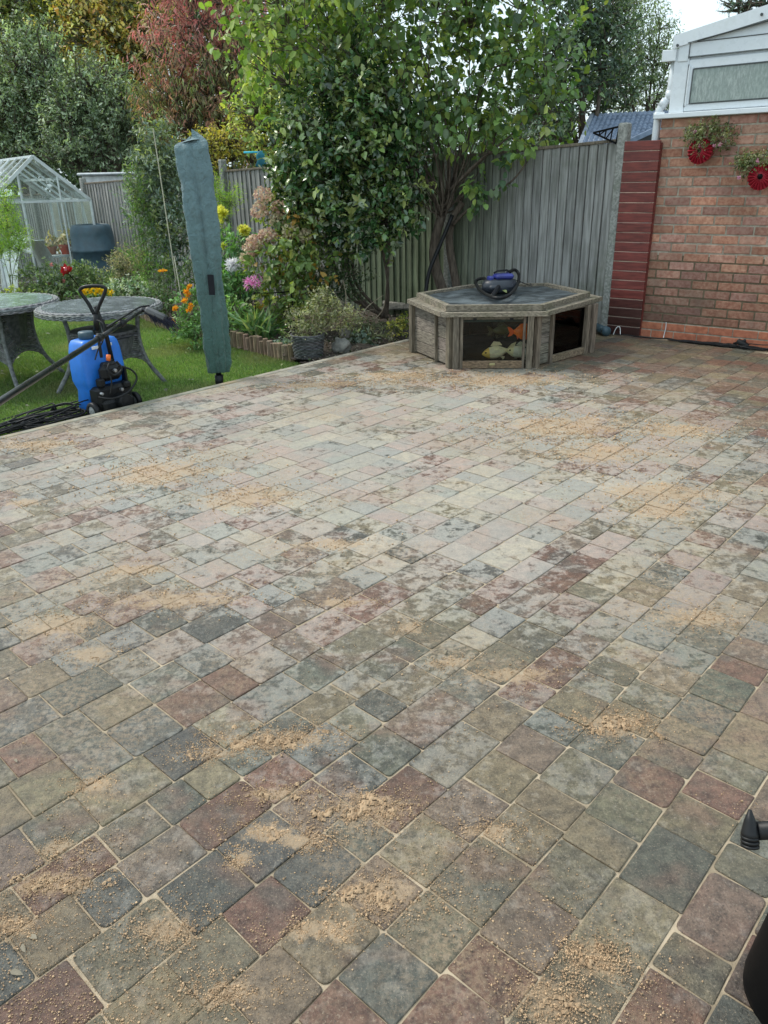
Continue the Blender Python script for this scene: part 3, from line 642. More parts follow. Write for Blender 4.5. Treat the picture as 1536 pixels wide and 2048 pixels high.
def planks(fc, u0, u1, z0, z1, k, name='plank_wall'):
    mb = MB(); h = (z1-z0)/k
    for r in range(k): mb.box(FPt(fc, (u0+u1)/2, z0+h*(r+.5), -.018), ((u1-u0)*fc[3], .022, h-.004), fm(fc), jit((1, 1, 1), .16), b=.003)
    mb.build(name, MT['greywood'], pond)
def post(fc, u, w=.05, d=.045, o=.006, z1=ZR-.035, z0=0., tilt=0., col=(1, 1, 1), name='corner_post'):
    mb = MB(); mb.box(FPt(fc, u, (z0+z1)/2, o), (w, d, z1-z0), fm(fc) @ Matrix.Rotation(tilt, 3, 'Y'), jit(col, .12), b=.004); mb.build(name, MT['postwood'], pond)
fL, fF, fR, fB1, fB2, fB3 = [face(i) for i in range(6)]
planks(fL, .04, .62, .012, .44, 4); planks(fL, .64, .97, .012, .44, 4); post(fL, .03, .06, .05); post(fL, .63, .022, .03, .004, tilt=-.03, name='batten'); post(fL, .96, .055, .06)
post(fF, .04, .05, .05, .01); post(fF, .105, .03, .035, .0); post(fF, .955, .05, .055, .012); post(fF, .885, .022, .035, .0, name='window_stile')
post(fR, .045, .05, .045, .012); planks(fR, .06, .27, .012, .44, 5); post(fR, .28, .03, .035, .006, name='window_stile'); post(fR, .88, .05, .04, .004); post(fR, .975, .06, .055, .01)
for fc in (fB1, fB2, fB3): planks(fc, .02, .98, .012, .44, 4); post(fc, .02, .05)
for fc, u, z, o_, L_, dd, hh2, cc_ in ((fF, .5, .034, -.002, .75, .035, .062, (.9, .72, .58)), (fF, .5, .425, -.01, .75, .03, .03, (.7, .72, .72)), (fR, .58, .036, .0, .56, .035, .06, (.9, .8, .7)), (fR, .58, .432, -.01, .56, .03, .02, (.7, .7, .7))):
    mb = MB(); mb.box(FPt(fc, u, z, o_), (fc[3]*L_, dd, hh2), fm(fc), cc_, b=.004); mb.build('window_rail', MT['rimwood'], pond)
for u in (.27, .72): mb = MB(); mb.box(FPt(fF, u, .413, .008), (.03, .012, .018), fm(fF), b=.002); mb.build('glass_clip', MT['blackpl'], pond)
mb = MB(); mb.box(FPt(fF, .5, .04, .018), (.045, .005, .02), fm(fF), b=.002); mb.build('plate', M('brass_plate', (.42, .36, .17), .5, bump=.1), pond)
for fc, u0, u1 in ((fF, .12, .88), (fR, .29, .865)):
    mb = MB(); mb.box(FPt(fc, (u0+u1)/2, .24, -.02), ((u1-u0)*fc[3]-.004, .006, .35), fm(fc)); mb.build('window_glass', MT['tankglass'], pond)
mb = MB(); ring(mb, rim, .14, ZR-.034, ZR); mb.build('rim_board', MT['rimwood'], pond)
mb = MB(); ring(mb, rim2, .05, ZR+.001, ZR+.048); mb.build('upper_rim', MT['rimwood'], pond)
# dark lined inside, with a water surface
mb = MB(); inn = inset([tuple(b) for b in body], .06); mb.prism([(p.x, p.y, .01) for p in inn], (0, 0, .02))
for i in (0, 3, 4, 5):
    a, b = inn[i], inn[(i+1) % 6]; mb.beam((*a, .235), (*b, .235), .006, .40)
mb.beam((*inn[1], .4), (*inn[2], .4), .004, .04, col=(6, 9, 9)); mb.build('liner', MT['liner'], pond)  # pale liner strip over the waterline carries the reflection band as colour
mb = MB(); mb.box((1.25, 7.45, .14), (.35, .2, .22), b=.05, col=(1.2, 1.6, 1.3)); mb.build('filter_box', MT['liner'], pond)
wm, t, o = nt('pond_water'); b = N(t, 'ShaderNodeBsdfPrincipled', Roughness=.06); b.inputs['Base Color'].default_value = (.012, .02, .018, 1); t.links.new(bumpn(t, noise(t, coords(t), 9, 3), .1), b.inputs['Normal']); tr_ = N(t, 'ShaderNodeBsdfTransparent'); tr_.inputs['Color'].default_value = (.9, .92, .85, 1); ms_ = N(t, 'ShaderNodeMixShader', Fac=.25); t.links.new(tr_.outputs[0], ms_.inputs[1]); t.links.new(b.outputs[0], ms_.inputs[2]); t.links.new(ms_.outputs[0], o.inputs['Surface'])
mb = MB(); mb.prism([(p.x, p.y, .392) for p in inn], (0, 0, .004)); mb.build('water_surface', wm, pond)
# netting sheet
nm_, t, o = nt('pond_net'); b = N(t, 'ShaderNodeBsdfPrincipled', Roughness=.42); v = coords(t)
c = mixc(t, ramp(t, noise(t, coords(t, (1, 1, 1)), 5, 6, .65, 1.), .35, .7), (.035, .043, .048), (.17, .20, .215)); t.links.new(c, b.inputs['Base Color']); t.links.new(bumpn(t, noise(t, v, 220, 2), .3), b.inputs['Normal']); tr_ = N(t, 'ShaderNodeBsdfTransparent'); ms_ = N(t, 'ShaderNodeMixShader', Fac=.84); t.links.new(tr_.outputs[0], ms_.inputs[1]); t.links.new(b.outputs[0], ms_.inputs[2]); t.links.new(ms_.outputs[0], o.inputs['Surface'])
mb = MB(); ne = inset(rim2, .05); cc = Vector((1.12, 7.12))
def netp(u, v):
    i = u*6; k = int(i) % 6; f = i-int(i); e = ne[k].lerp(ne[(k+1) % 6], f); p = cc.lerp(e, v)
    z = ZR+.022-.018*(1-v)+.007*math.sin(p.x*14+3*p.y)*(1-v**3)+.008*mnoise.noise(Vector((p.x*6, p.y*9, 0))); return (p.x, p.y, z)
mb.grid(netp, 72, 24); mb.build('net_cover', nm_, pond, smooth=True)
# fish
def fish(label, c, head, length, col, col2, fin, group='fish swimming in the pond', tall=.30, pitch=0.):
    root = thing('fish', label, 'fish', c, group); h = Vector(head).normalized(); up = Vector((0, 0, 1)); sd_ = h.cross(up).normalized(); up = (up*math.cos(pitch)+h*math.sin(pitch)).normalized(); h = sd_.cross(up)*-1 if False else up.cross(sd_)
    prof = [(.5, .03), (.46, .10), (.38, .20), (.25, .31), (.08, .36), (-.1, .33), (-.25, .22), (-.36, .12), (-.42, .09)]
    mb = MB(); vs = []; n = 14; C = Vector(c); fs = []; cols = []
    for i, (x, r) in enumerate(prof):
        for j in range(n):
            a = 2*math.pi*j/n; vs.append(C+h*x*length+up*math.sin(a)*r*length*tall/.36*.75+sd_*math.cos(a)*r*length*.42)
    mb.v = [tuple(v) for v in vs]
    for i in range(len(prof)-1):
        for j in range(n):
            mb.f.append((i*n+j, i*n+(j+1) % n, (i+1)*n+(j+1) % n, (i+1)*n+j)); kc = col2 if i < 3 else col
            mb.c.append(jit(kc, .12))
    mb.f.append(tuple(range(n))); mb.c.append(col2); mb.f.append(tuple(range((len(prof)-1)*n, len(prof)*n))); mb.c.append(col)
    fmtl = M('fish_skin', (1, 1, 1), .35, var=.12, scale=60, bump=.15)
    mb.build('body', fmtl, root, smooth=True)
    def finm(pts, nm='fin', col=fin):
        m2 = MB(); P = [C+h*x*length+up*z*length+sd_*y*length for x, y, z in pts]; m2.prism(P, sd_*.0025*1.0, col); m2.build(nm, fmtl, root)
    finm([(-.40, 0, .05), (-.58, 0, .20), (-.74, 0, .24), (-.66, 0, .05), (-.62, 0, -.02), (-.70, 0, -.2), (-.56, 0, -.17), (-.40, 0, -.05)], 'tail')
    finm([(.18, 0, .24), (.05, 0, .38), (-.16, 0, .33), (-.24, 0, .2)], 'dorsal_fin'); finm([(.2, .1, -.16), (.12, .16, -.34), (.04, .14, -.3), (.1, .1, -.18)], 'side_fin'); finm([(-.14, 0, -.18), (-.24, 0, -.34), (-.30, 0, -.2)], 'belly_fin')
    for s in (-1, 1): m3 = MB(); m3.lathe([(0, -.007), (.006, -.005), (.008, 0), (.006, .005), (0, .007)], C+h*.38*length+up*.05*length+sd_*s*.085*length, 8); m3.build('eye', MT['blackpl'], root)
fd = fF[1]; hd = (-fd.x, -fd.y, 0)
fish('pale yellow fish with golden head, left of the two pale fish in front window', PY(992, 704, 6.62), (-.96, -.1, 0), .25, (.95, .86, .60), (.95, .62, .14), (.7, .62, .4), pitch=.12)
fish('silvery white fish nosing behind the pale yellow one in front window', PY(1040, 704, 6.60), (-.97, .05, 0), .24, (.85, .86, .70), (.9, .84, .5), (.6, .64, .5), pitch=-.1)
fish('bright orange fish high at the right of the front pond window', PY(1046, 663, 6.60), (.75, .1, -.66), .19, (1., .20, .012), (1., .28, .02), (.9, .13, .02), tall=.5)
fish('dark olive fish dim in the middle of the front pond window', PY(1003, 660, 6.85), (.85, .3, .1), .2, (.10, .12, .06), (.16, .17, .06), (.06, .07, .04))
fish('yellowish fish near the top of the right pond window', FPt(fR, .47, .34, -.075), (.5, .6, .7), .13, (.8, .8, .25), (.85, .8, .3), (.6, .6, .2))
fish('small golden fish low in the right pond window', FPt(fR, .37, .21, -.06), (.5, .6, -.5), .09, (.9, .72, .2), (.9, .8, .3), (.6, .5, .2))
# pond vacuum with coiled hose on the net
vc = G(1000, 580, .52); vac = thing('pond_vacuum', 'dark pond vacuum with blue top and coiled black hose lying on the pond net', 'pond vacuum', vc)
mb = MB(); m = Matrix.Rotation(.25, 3, 'Z')
mb.lathe([(0, -.02), (.13, -.02), (.15, .0), (.15, .05), (.13, .085), (.08, .10), (0, .10)], vc+Vector((0, .04, 0)), 24, m @ Matrix.Diagonal((1.15, .8, 1))); mb.box(vc+Vector((0, -.03, .03)), (.24, .1, .05), m, b=.015)
mb.build('motor_body', M('vac_grey', (.03, .036, .048), .4), vac, smooth=True)
mb = MB(); mb.box(vc+Vector((.03, .03, .12)), (.18, .12, .05), m, b=.018); mb.box(vc+Vector((-.09, .02, .10)), (.05, .08, .05), m, b=.01); mb.build('lid', M('vac_blue', (.03, .04, .22), .35), vac)
mb = MB(); mb.tube([vc+Vector((-.06, .03, .15)), vc+Vector((-.03, .03, .17)), vc+Vector((.06, .03, .175)), vc+Vector((.1, .03, .15))], .009, 8); mb.build('carry_handle', MT['blackpl'], vac, smooth=True)
def spline(pts, k=10):
    pts = [Vector(p) for p in pts]; out = []
    for i in range(len(pts)-1):
        p0 = pts[max(i-1, 0)]; p1 = pts[i]; p2 = pts[i+1]; p3 = pts[min(i+2, len(pts)-1)]
        for j in range(k):
            s = j/k; out.append(.5*((2*p1)+(p2-p0)*s+(2*p0-5*p1+4*p2-p3)*s*s+(3*p1-p0-3*p2+p3)*s**3))
    return out+[pts[-1]]
mb = MB()
def zp(px, py, z): return G(px, py, z)
mb.tube(spline([vc+Vector((-.1, .0, .04)), zp(968, 557, .60), zp(952, 562, .57), zp(958, 578, .53), zp(975, 590, .525), zp(995, 596, .525), zp(1015, 592, .525), zp(1032, 575, .55), zp(1038, 552, .61), zp(1030, 540, .66), zp(1015, 545, .65)]), .0155, 10)
mb.tube(spline([zp(1012, 551, .62), zp(1002, 565, .58), zp(992, 582, .54), zp(984, 593, .525)]), .021, 12)
mb.build('hose', MT['blackpl'], vac, smooth=True)
mb = MB(); mb.tube(spline([vc+Vector((.1, .08, .1)), vc+Vector((.2, .1, .06)), vc+Vector((.32, .2, .01)), vc+Vector((.36, .42, .0)), vc+Vector((.36, .8, -.06))]), .004, 6); mb.build('cable', MT['blackpl'], vac, smooth=True)
lf = G(1014, 586, ZR+.03); leafmesh('fallen_leaf', MT['leaf'], np.array([lf[:]]), np.array([[-.6, .4, .5]]), np.array([[.3, -.6, .7]]), np.array([.07]), .5, np.array([[.45, .5, .2]]))
meta(bpy.data.objects['fallen_leaf'], 'pale green leaf fallen on the pond net by the hose', 'leaf')
# ------------------------------------------------------------------ wall planters
def bloom(root, name, c, r, col, n, seed, hemi=None, wid=.35, curl=.1, flat=0., mat='petal', col2=None):
    rs = np.random.RandomState(seed); d = rs.normal(size=(n, 3))
    if flat: d[:, 2] *= flat
    d = unit(d)
    if hemi is not None: hh = np.array(hemi, float); hh /= np.linalg.norm(hh); s = d@hh; d = d-np.minimum(0, s)[:, None]*hh*1.7; d = unit(d)
    cols = np.array(col)*(1+rs.uniform(-.15, .15, (n, 1)))
    if col2 is not None: q = rs.rand(n) < .35; cols[q] = col2
    return leafmesh(name, MT[mat], np.array(c[:])+d*r*.1, d, unit(rs.normal(size=(n, 3))), r*rs.uniform(.75, 1.05, n), wid, np.clip(cols, 0, 1), root, None, curl)
def florets(root, name, c, r, pal, n, seed, size, squash=.8, mat='petal'):
    rs = np.random.RandomState(seed); d = unit(rs.normal(size=(n, 3))); p = np.array(c[:])+d*np.array([r, r, r*squash])*rs.uniform(.8, 1.05, (n, 1))
    ld = unit(d*.5+rs.normal(0, .7, (n, 3))); cols = np.array(pal)[rs.randint(0, len(pal), n)]*(1+rs.uniform(-.25, .25, (n, 1)))
    return leafmesh(name, MT[mat], p, ld, d+rs.normal(0, .3, (n, 3)), size, .75, np.clip(cols, 0, 1), root, None, .1)
for q, (s, z, lab, fx, fz) in enumerate(((.372, 1.668, 'red pleated wall planter nearest the downpipe with trailing green plant', .06, .12), (.905, 1.452, 'red pleated wall planter with black centre, lower right on the brick wall', -.04, .10))):
    root = thing('wall_planter', lab, 'planter', WP(s, z, .0), 'red pleated planters hung on the brick wall')
    mb = MB(); mp = mw @ Matrix.Rotation(-math.pi/2, 3, 'X')
    def drum(u, v):
        a = 2*math.pi*u; r = .088+.012*v; p = WP(s+math.cos(a)*r, z+math.sin(a)*r*1.0, .005+.12*v); return p
    mb.grid(drum, 40, 4); mb.build('bucket', MT['planter'], root, smooth=True)
    mb = MB(); NP = 21
    def fan(u, v):
        k = u*NP*2; a = 2*math.pi*k/(NP*2); odd = int(round(k)) % 2; r = .018+(.108-.018)*v
        lift = (.018 if odd else -.010)*v; rr = r*(1+.02*odd)*(1-.12*max(0, math.sin(a))*v)
        return WP(s+math.cos(a)*rr*.95, z+math.sin(a)*rr, .126+lift+.022*(1-v)-.015*max(0, math.sin(a))*v)
    mb.grid(fan, NP*2, 4); mb.build('pleated_front', MT['planter'], root)
    if q == 1: mb = MB(); mb.lathe([(.0, .018), (.014, .016), (.022, .006), (.022, -.01)], WP(s, z, .148), 16, Matrix((WD, Vector((0, 0, 1)), WN)).transposed()); mb.build('centre_boss', MT['blackmt'], root, smooth=True)
    else: foliage('trailing_stems', MT['leaf'], [(WP(s-.01, z+.03, .15), (.035, .03, .05))], 26, 7, .05, .02, .5, [(.10, .11, .05), (.16, .15, .09)], root, 47, sag=.6)
    bl_ = [(WP(s+fx-.02, z+fz, .06), (.16, .09, .085)), (WP(s+fx+.11, z+fz-.03, .05), (.10, .07, .08)), (WP(s+fx-.14, z+fz-.0, .07), (.08, .05, .07))]
    foliage('foliage', MT['leaf'], bl_, 260, 7, .06, .022, .5, [(.10, .12, .05), (.07, .10, .04), (.17, .17, .09), (.12, .15, .06)], root, 40+q, curl=.2)
    for k, (du, dz) in enumerate((((.0, .02), (.12, .02), (.17, .03), (-.06, .14)), ((-.17, -.02), (-.04, .11), (.04, .2), (.1, .01)))[q]):
        bloom(root, 'petunia_flower', WP(s+du, z+dz+.015, .14), .020, (.85, .45, .62), 9, 60+q*9+k, WN, .8)
# ------------------------------------------------------------------ cables at the wall foot
def coil(mb, c, dx, rx, ry, n, r, z0, seed, turns=1.):
    rr = random.Random(seed); c = Vector(c); dx = Vector(dx).normalized(); dy = Vector((-dx.y, dx.x, 0))
    for i in range(n):
        o = dx*rr.uniform(-.35, .35)*rx+dy*rr.uniform(-.3, .3)*ry; ax = rx*rr.uniform(.55, 1.05); ay = ry*rr.uniform(.4, 1.05); ph = rr.uniform(0, 6); k = 30; zz = z0+rr.uniform(0, .05)*min(1, ry*6); tl = rr.uniform(-.02, .05)*min(1, ry*6)
        pts = [c+o+dx*math.cos(ph+a)*ax*(1+.1*math.sin(3*a+ph))+dy*math.sin(ph+a)*ay+Vector((0, 0, zz+tl*(1+math.sin(a+ph*2))+.004*math.sin(5*a))) for a in [2*math.pi*turns*j/k for j in range(k+1)]]
        mb.tube(pts, r, 6)
mb = MB(); coil(mb, WP(.72, 0, .10), WD, .34, .035, 8, .0045, .004, 5); coil(mb, WP(.95, 0, .09), WD, .25, .03, 5, .0045, .004, 6); coil(mb, WP(1.15, 0, .12), WD, .25, .06, 4, .0045, .004, 8)
mb.tube(spline([WP(-.3, .012, .12), WP(-.12, .014, .1), WP(.02, .007, .09), WP(.2, .007, .07), WP(.3, .02, .09), WP(.5, .008, .1), WP(1., .01, .12), WP(1.8, .008, .1)]), .006, 6)
mb.box(WP(.98, .045, .11), (.11, .05, .045), mw @ Matrix.Rotation(.4, 3, 'Y'), b=.008); mb.tube([WP(.9, .03, .1), WP(1.0, .075, .1)], .014, 8)
meta(mb.build('cable_tangle', MT['blackpl'], loc=WP(.8, 0, .1), smooth=True), 'tangle of black garden cable along the foot of the brick wall', 'cable')
mb = MB(); mb.tube(spline([WP(.235, .16, .022), WP(.238, .1, .024), WP(.232, .04, .03), WP(.236, .006, .05)]), .004, 6); mb.tube(spline([WP(-.24, .01, .14), WP(-.22, .08, .12), WP(-.19, .085, .11), WP(-.17, .02, .13)]), .0035, 6)
meta(mb.build('white_wire', MT['whiteplain'], loc=WP(.2, 0, .02), smooth=True), 'thin white wire running down the brick plinth', 'wire')
mb = MB(); mb.tube([WP(-.46, .055, .06), WP(-.38, .052, .13), WP(-.30, .05, .19)], .042, 18); mb.tube([WP(-.315, .05, .175), WP(-.285, .05, .20)], .047, 18)
meta(mb.build('drain_pipe', MT['compost'], loc=WP(-.4, 0, .1), smooth=True), 'short dark pipe lying on the paving between pond and red panel', 'pipe')
# ------------------------------------------------------------------ bottom right corner
g = G(1487, 2014); root = thing('black_stand', 'black smooth stand foot with a T shaped handle at the bottom right corner', 'stand', g+Vector((.132, .0, 0))); c = Vector(root.location)
mb = MB(); mb.lathe([(0, .004), (.116, .004), (.124, .012), (.125, .03), (.120, .08), (.103, .22), (.088, .36), (.07, .48), (.03, .50), (0, .50)], c, 40); mb.build('base', MT['blackmt'], root, smooth=True)
mb = MB(); mb.lathe([(.028, .49), (.028, 1.3), (0, 1.3)], c, 20); mb.build('upright', MT['blackmt'], root, smooth=True)
mb = MB(); d = ray(1500, 1662); hp = Vector((0, 0, CAM_H))+Vector(d)*(.93/1.0); hp2 = hp+Vector((.2, .02, -.015))
mb.tube([hp+Vector((.008, 0, 0)), hp2], .011, 12); mb.build('handle_stem', MT['blackpl'], root, smooth=True)
mb = MB(); u = Vector(_U); mb.tube([hp+u*(.026+0), hp+u*.012, hp-u*.001, hp-u*.004, hp-u*.006, hp-u*.018], [.002, .007, .010, .011, .0095, .009], 12)
for k in range(3): mb.tube([hp-u*(.006+k*.005), hp-u*(.009+k*.005)], .0108, 12)
mb.build('handle_grip', MT['blackpl'], root, smooth=True)
# ------------------------------------------------------------------ covered parasol
pb = G(440, 773, -.10); par = thing('covered_parasol', 'closed garden parasol under a green grey fabric cover by the lawn edge', 'parasol', pb)
mb = MB(); mb.tube([pb, pb+Vector((0, 0, .10))], .036, 20); mb.tube([pb+Vector((0, 0, .1)), pb+Vector((0, 0, 1.7))], .024, 12); mb.build('pole', MT['blackpl'], par, smooth=True)
cm, t, o = nt('cover_fabric'); b = N(t, 'ShaderNodeBsdfPrincipled', Roughness=.62); v = coords(t)
gzn = t.nodes.new('ShaderNodeSeparateXYZ'); t.links.new(v, gzn.inputs[0])
zmix = ramp(t, gzn.outputs['Z'], .25, 1.7)      # cloth colour goes from dark green below to paler blue grey above
c = mixc(t, zmix, (.055, .135, .11), (.155, .25, .27)); c = mixc(t, 1., c, mixc(t, noise(t, coords(t, (1, 1, .5)), 9, 6, .65), (.75, .75, .75), (1.25, 1.25, 1.25)), 'MULTIPLY')
t.links.new(c, b.inputs['Base Color']); b.inputs['Sheen Weight'].default_value = .2
h = mth(t, 'ADD', noise(t, coords(t, (1, 1, .8)), 15, 6, .6, 1.6), mth(t, 'MULTIPLY', noise(t, v, 400, 2), .08)); h = mth(t, 'ADD', h, mth(t, 'MULTIPLY', noise(t, coords(t, (1.6, 1.6, 1)), 38, 4, .6, 2.2), .35)); t.links.new(bumpn(t, h, 1., .035), b.inputs['Normal']); t.links.new(b.outputs[0], o.inputs['Surface'])
Hc = 1.86
def cov(u, v):
    a = 2*math.pi*u; z = .125+(Hc-.07)*v; r = .078+.032*min(1, v*1.7)+.006*math.sin(v*9+1)
    if v < .06: r *= .72+.28*(v/.06)**.5
    fold = .022*math.cos(3*a+.6+v*.9)+.016*(abs(math.sin(2.5*a+1.3-v*1.5))-.6)+.009*math.cos(9*a+v*5)-.012*math.exp(-((a-4.2-v*.15)/.22)**2); wr = mnoise.fractal(Vector((math.cos(a)*1.4, math.sin(a)*1.4, z*7)), .7, 2, 4)*.010+mnoise.noise(Vector((math.cos(a)*3, math.sin(a)*3, z*22)))*.004
    rr = r+fold*1.15+wr*1.25; ty = .72
    if v > .955: s = (v-.955)/.045; rr *= 1-.93*s*s*s; z -= 0; ty = .72*(1-.5*s); z += .022*math.cos(2*a+.5)*s+.016*math.cos(3*a)*s+.02*math.cos(a)*s
    x_ = rr*math.cos(a); y_ = rr*math.sin(a)*ty; lean = -.015*v+.01*math.sin(v*3)
    return (pb.x+x_+lean, pb.y+y_, pb.z+z)
mb = MB(); mb.grid(cov, 96, 190); 
top = len(mb.v); 
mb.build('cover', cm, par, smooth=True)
mb = MB(); mb.grid(lambda u, v: tuple(Vector((pb.x-.012+.085*math.cos(6.283*u)*(1-v)-.0*v, pb.y+.055*math.sin(6.283*u)*(1-v), pb.z+.115+Hc-.07-.02+.018*v**.6+.012*math.sin(9*u)))), 24, 6); mb.build('cover_peak', cm, par, smooth=True)
mb = MB()
def patch(u, v):
    p = PY(414.5+12.5*u+v*0, 549+41*v, 1.); d = p-Vector((0, 0, CAM_H)); return Vector((0, 0, CAM_H))+d*((pb.y-.102-.005)/1.)
P_ = [patch(u, v) for u, v in ((0, 0), (1, .02), (1.25, 1), (.3, 1))]; mb.prism(P_, Vector((.0, .006, 0)), (.5, .6, .9)); mb.build('hook_patch', MT['blackpl'], par)
# ------------------------------------------------------------------ rattan tables
def weave(mb, fn, nu, nv, amp, dirn, col=(1, 1, 1)):
    """basket weave: rows of strands passing over and under stakes"""
    for j in range(nv):
        pts = []
        for i in range(nu*2+1):
            p, n = fn(i/(nu*2), (j+.5)/nv); pts.append(Vector(p)+Vector(n)*amp*math.cos(math.pi*(i+j)))
        mb.tube(pts, dirn, 5, jit(col, .25), cap=False)
def table(name, label, c, R, lab_full, rot, skirt_top, tilt=None, topcol=(1, 1, 1)):
    root = thing(name, label, 'garden table', c, 'round rattan garden tables on the lawn'); c = Vector(c); zt = .70
    mb = MB(); nr = Matrix.Identity(3) if tilt is None else Matrix.Rotation(tilt[0], 3, 'Y') @ Matrix.Rotation(tilt[1], 3, 'X')
    def rimf(u, v):
        a = 2*math.pi*u; n = Vector((math.cos(a), math.sin(a), 0)); return c+Vector((0, 0, zt-.035))+nr @ (n*(R-.004)+Vector((0, 0, -.016+.036*v))), n
    weave(mb, rimf, 44, 5, .006, .0075); mb.lathe([(R-.035, zt-.05), (R-.008, zt-.048), (R-.008, zt-.012)], c, 48, None, (.4, .4, .4)); 
    def rt(u, v):
        a = 2*math.pi*u; n = Vector((math.cos(a), math.sin(a), 0)); return c+Vector((0, 0, zt-.008))+nr @ (n*(R-.006-.05*v)), Vector((0, 0, 1))
    weave(mb, rt, 50, 4, .003, .007); mb.build('woven_rim', MT['rattan'], root, smooth=True)
    mb = MB(); mb.lathe([(0, zt+.002), (R-.05, zt+.002), (R-.05, zt-.006), (0, zt-.006)], c, 48, nr if tilt else None)
    gl, t, o = nt('table_top'); b = N(t, 'ShaderNodeBsdfPrincipled', Roughness=.12); v = coords(t)
    t.links.new(mixc(t, ramp(t, noise(t, v, 5, 4, .6, 2.5), .45, .62), topcol, tuple(min(1, 1.9*x+.03) for x in topcol)), b.inputs['Base Color']); t.links.new(b.outputs[0], o.inputs['Surface'])
    mb.build('glass_top', gl, root)
    lp = []
    for k in range(4):
        a = rot+math.pi/2*k; n = Vector((math.cos(a), math.sin(a), 0)); zz = [(.30, .64), (.275, .48), (.285, .32), (.33, .18), (.40, .07), (.445, .0)]
        pts = [c+n*(r*R/.5)+Vector((0, 0, z)) for r, z in zz]; lp.append(spline(pts, 4)); mb = MB(); mb.tube(lp[-1], [.018]*len(lp[-1]), 10, (1, 1, 1))
        mb.build('leg', MT['rattan'], root, smooth=True)
    for k in range(4):
        mb = MB(); A, B = lp[k], lp[(k+1) % 4]
        def sk(u, v):
            arch = .30-.10*(1-abs(2*u-1)**2.2)*-1 if False else .20+.13*(abs(2*u-1)**3*-1+1)*1.0
            zb = .17+.10*math.sin(math.pi*u)**.6; z = skirt_top-(skirt_top-zb)*(1-v)
            def at(L, z):
                for i in range(len(L)-1):
                    if L[i].z-c.z >= z >= L[i+1].z-c.z: f = (L[i].z-c.z-z)/max(1e-6, L[i].z-L[i+1].z); return L[i].lerp(L[i+1], f)
                return L[0]
            p = at(A, z).lerp(at(B, z), u); n = p-c; n.z = 0; return p, n.normalized()
        weave(mb, sk, 9, 22 if skirt_top > .55 else 15, .006, .0085); mb.build('woven_skirt', MT['rattan'], root, smooth=True)
    mb = MB(); q = .27*R/.5
    if skirt_top < .55:
        mb.lathe([(0, skirt_top), (q, skirt_top), (q, skirt_top-.02), (0, skirt_top-.02)], c, 24); mb.build('shelf', MT['darkrattan'], root)
    mb = MB(); mb.lathe([(0, .6), (q*.93, .6), (q*.8, .35), (0, .35)] if skirt_top > .55 else [(0, .44), (q*.9, .44), (q*.8, .3), (0, .3)], c, 20); mb.build('inner_frame', MT['darkrattan'], root)
    return root
table('rattan_table', 'round rattan table with clear glass top and open upper legs, behind the blue trolley', (-2.30, 6.42, -.10), .495, None, rad(20), .50, topcol=(.12, .135, .145))
table('rattan_table', 'round rattan table with pale greenish top and full woven skirt at left edge', (-3.36, 6.75, -.10), .56, None, rad(35), .63, topcol=(.17, .22, .21))
# ------------------------------------------------------------------ blue water tank trolley
cw = Vector((-2.045, 5.62, -.10)); U = Vector((.60, .80, 0)).normalized(); V = Vector((U.y, -U.x, 0)); tr = thing('water_tank_trolley', 'blue wheeled water tank trolley with black pump base standing on the lawn edge', 'trolley', cw)
mu = Matrix((U, V, Vector((0, 0, 1)))).transposed()
def TP_(u, v, z): return cw+U*u+V*v+Vector((0, 0, z))
mb = MB()
def tank(z, w, d, o=0, u=0):
    pts = []; n = 28
    for k in range(n):
        a = 2*math.pi*k/n; cx_, sy = math.cos(a), math.sin(a); e = .24
        pts.append(TP_(u+math.copysign(abs(cx_)**e, cx_)*w/2, -.10+o+math.copysign(abs(sy)**e, sy)*d/2, z))
    return pts
rings = [tank(.04, .26, .12, -.02, -.02), tank(.06, .29, .15, -.02, -.02), tank(.20, .31, .17), tank(.24, .335, .20), tank(.27, .35, .21), tank(.36, .352, .21), tank(.48, .335, .20), tank(.535, .31, .19), tank(.56, .28, .17), tank(.568, .22, .13)]
vs = [p for r in rings for p in r]; n = 28
mb.add(vs, [(i*n+k, i*n+(k+1) % n, (i+1)*n+(k+1) % n, (i+1)*n+k) for i in range(len(rings)-1) for k in range(n)]+[tuple(range(n)), tuple((len(rings)-1)*n+k for k in range(n))])
mb.build('tank', MT['blue'], tr, smooth=True)
mb = MB(); mb.lathe([(0, .62), (.05, .62), (.055, .61), (.055, .575), (.045, .565)], TP_(-.05, -.1, 0), 24); mb.build('filler_cap', MT['compost'], tr, smooth=True)
mb = MB()
mb.box(TP_(.0, .02, .14), (.30, .13, .19), mu, b=.022); mb.box(TP_(.0, .06, .085), (.27, .12, .11), mu, b=.02); mb.box(TP_(.0, .05, .33), (.18, .08, .12), mu, b=.03)
mb.lathe([(0, .05), (.05, .045), (.058, .03), (.058, -.05)], TP_(.02, .13, .12), 20, Matrix((U, Vector((0, 0, 1)), V)).transposed()); mb.box(TP_(0, .04, .375), (.12, .06, .06), mu, b=.015)
mb.box(TP_(-.1, .06, .27), (.05, .06, .06), mu, b=.01); mb.box(TP_(.1, .07, .22), (.06, .07, .05), mu, b=.012); mb.box(TP_(.135, .0, .22), (.02, .1, .25), mu, b=.005); mb.build('pump_housing', MT['blackpl'], tr)
mb = MB()
for u, v, z, r in ((.01, .13, .345, .013), (.03, .145, .20, .012), (-.13, .13, .2, .011)): mb = MB(); mb.lathe([(0, .012), (r, .01), (r, -.01)], TP_(u, v-.03, z), 14, Matrix((U, Vector((0, 0, 1)), V)).transposed()); mb.build('gauge', MT['steel'], tr)
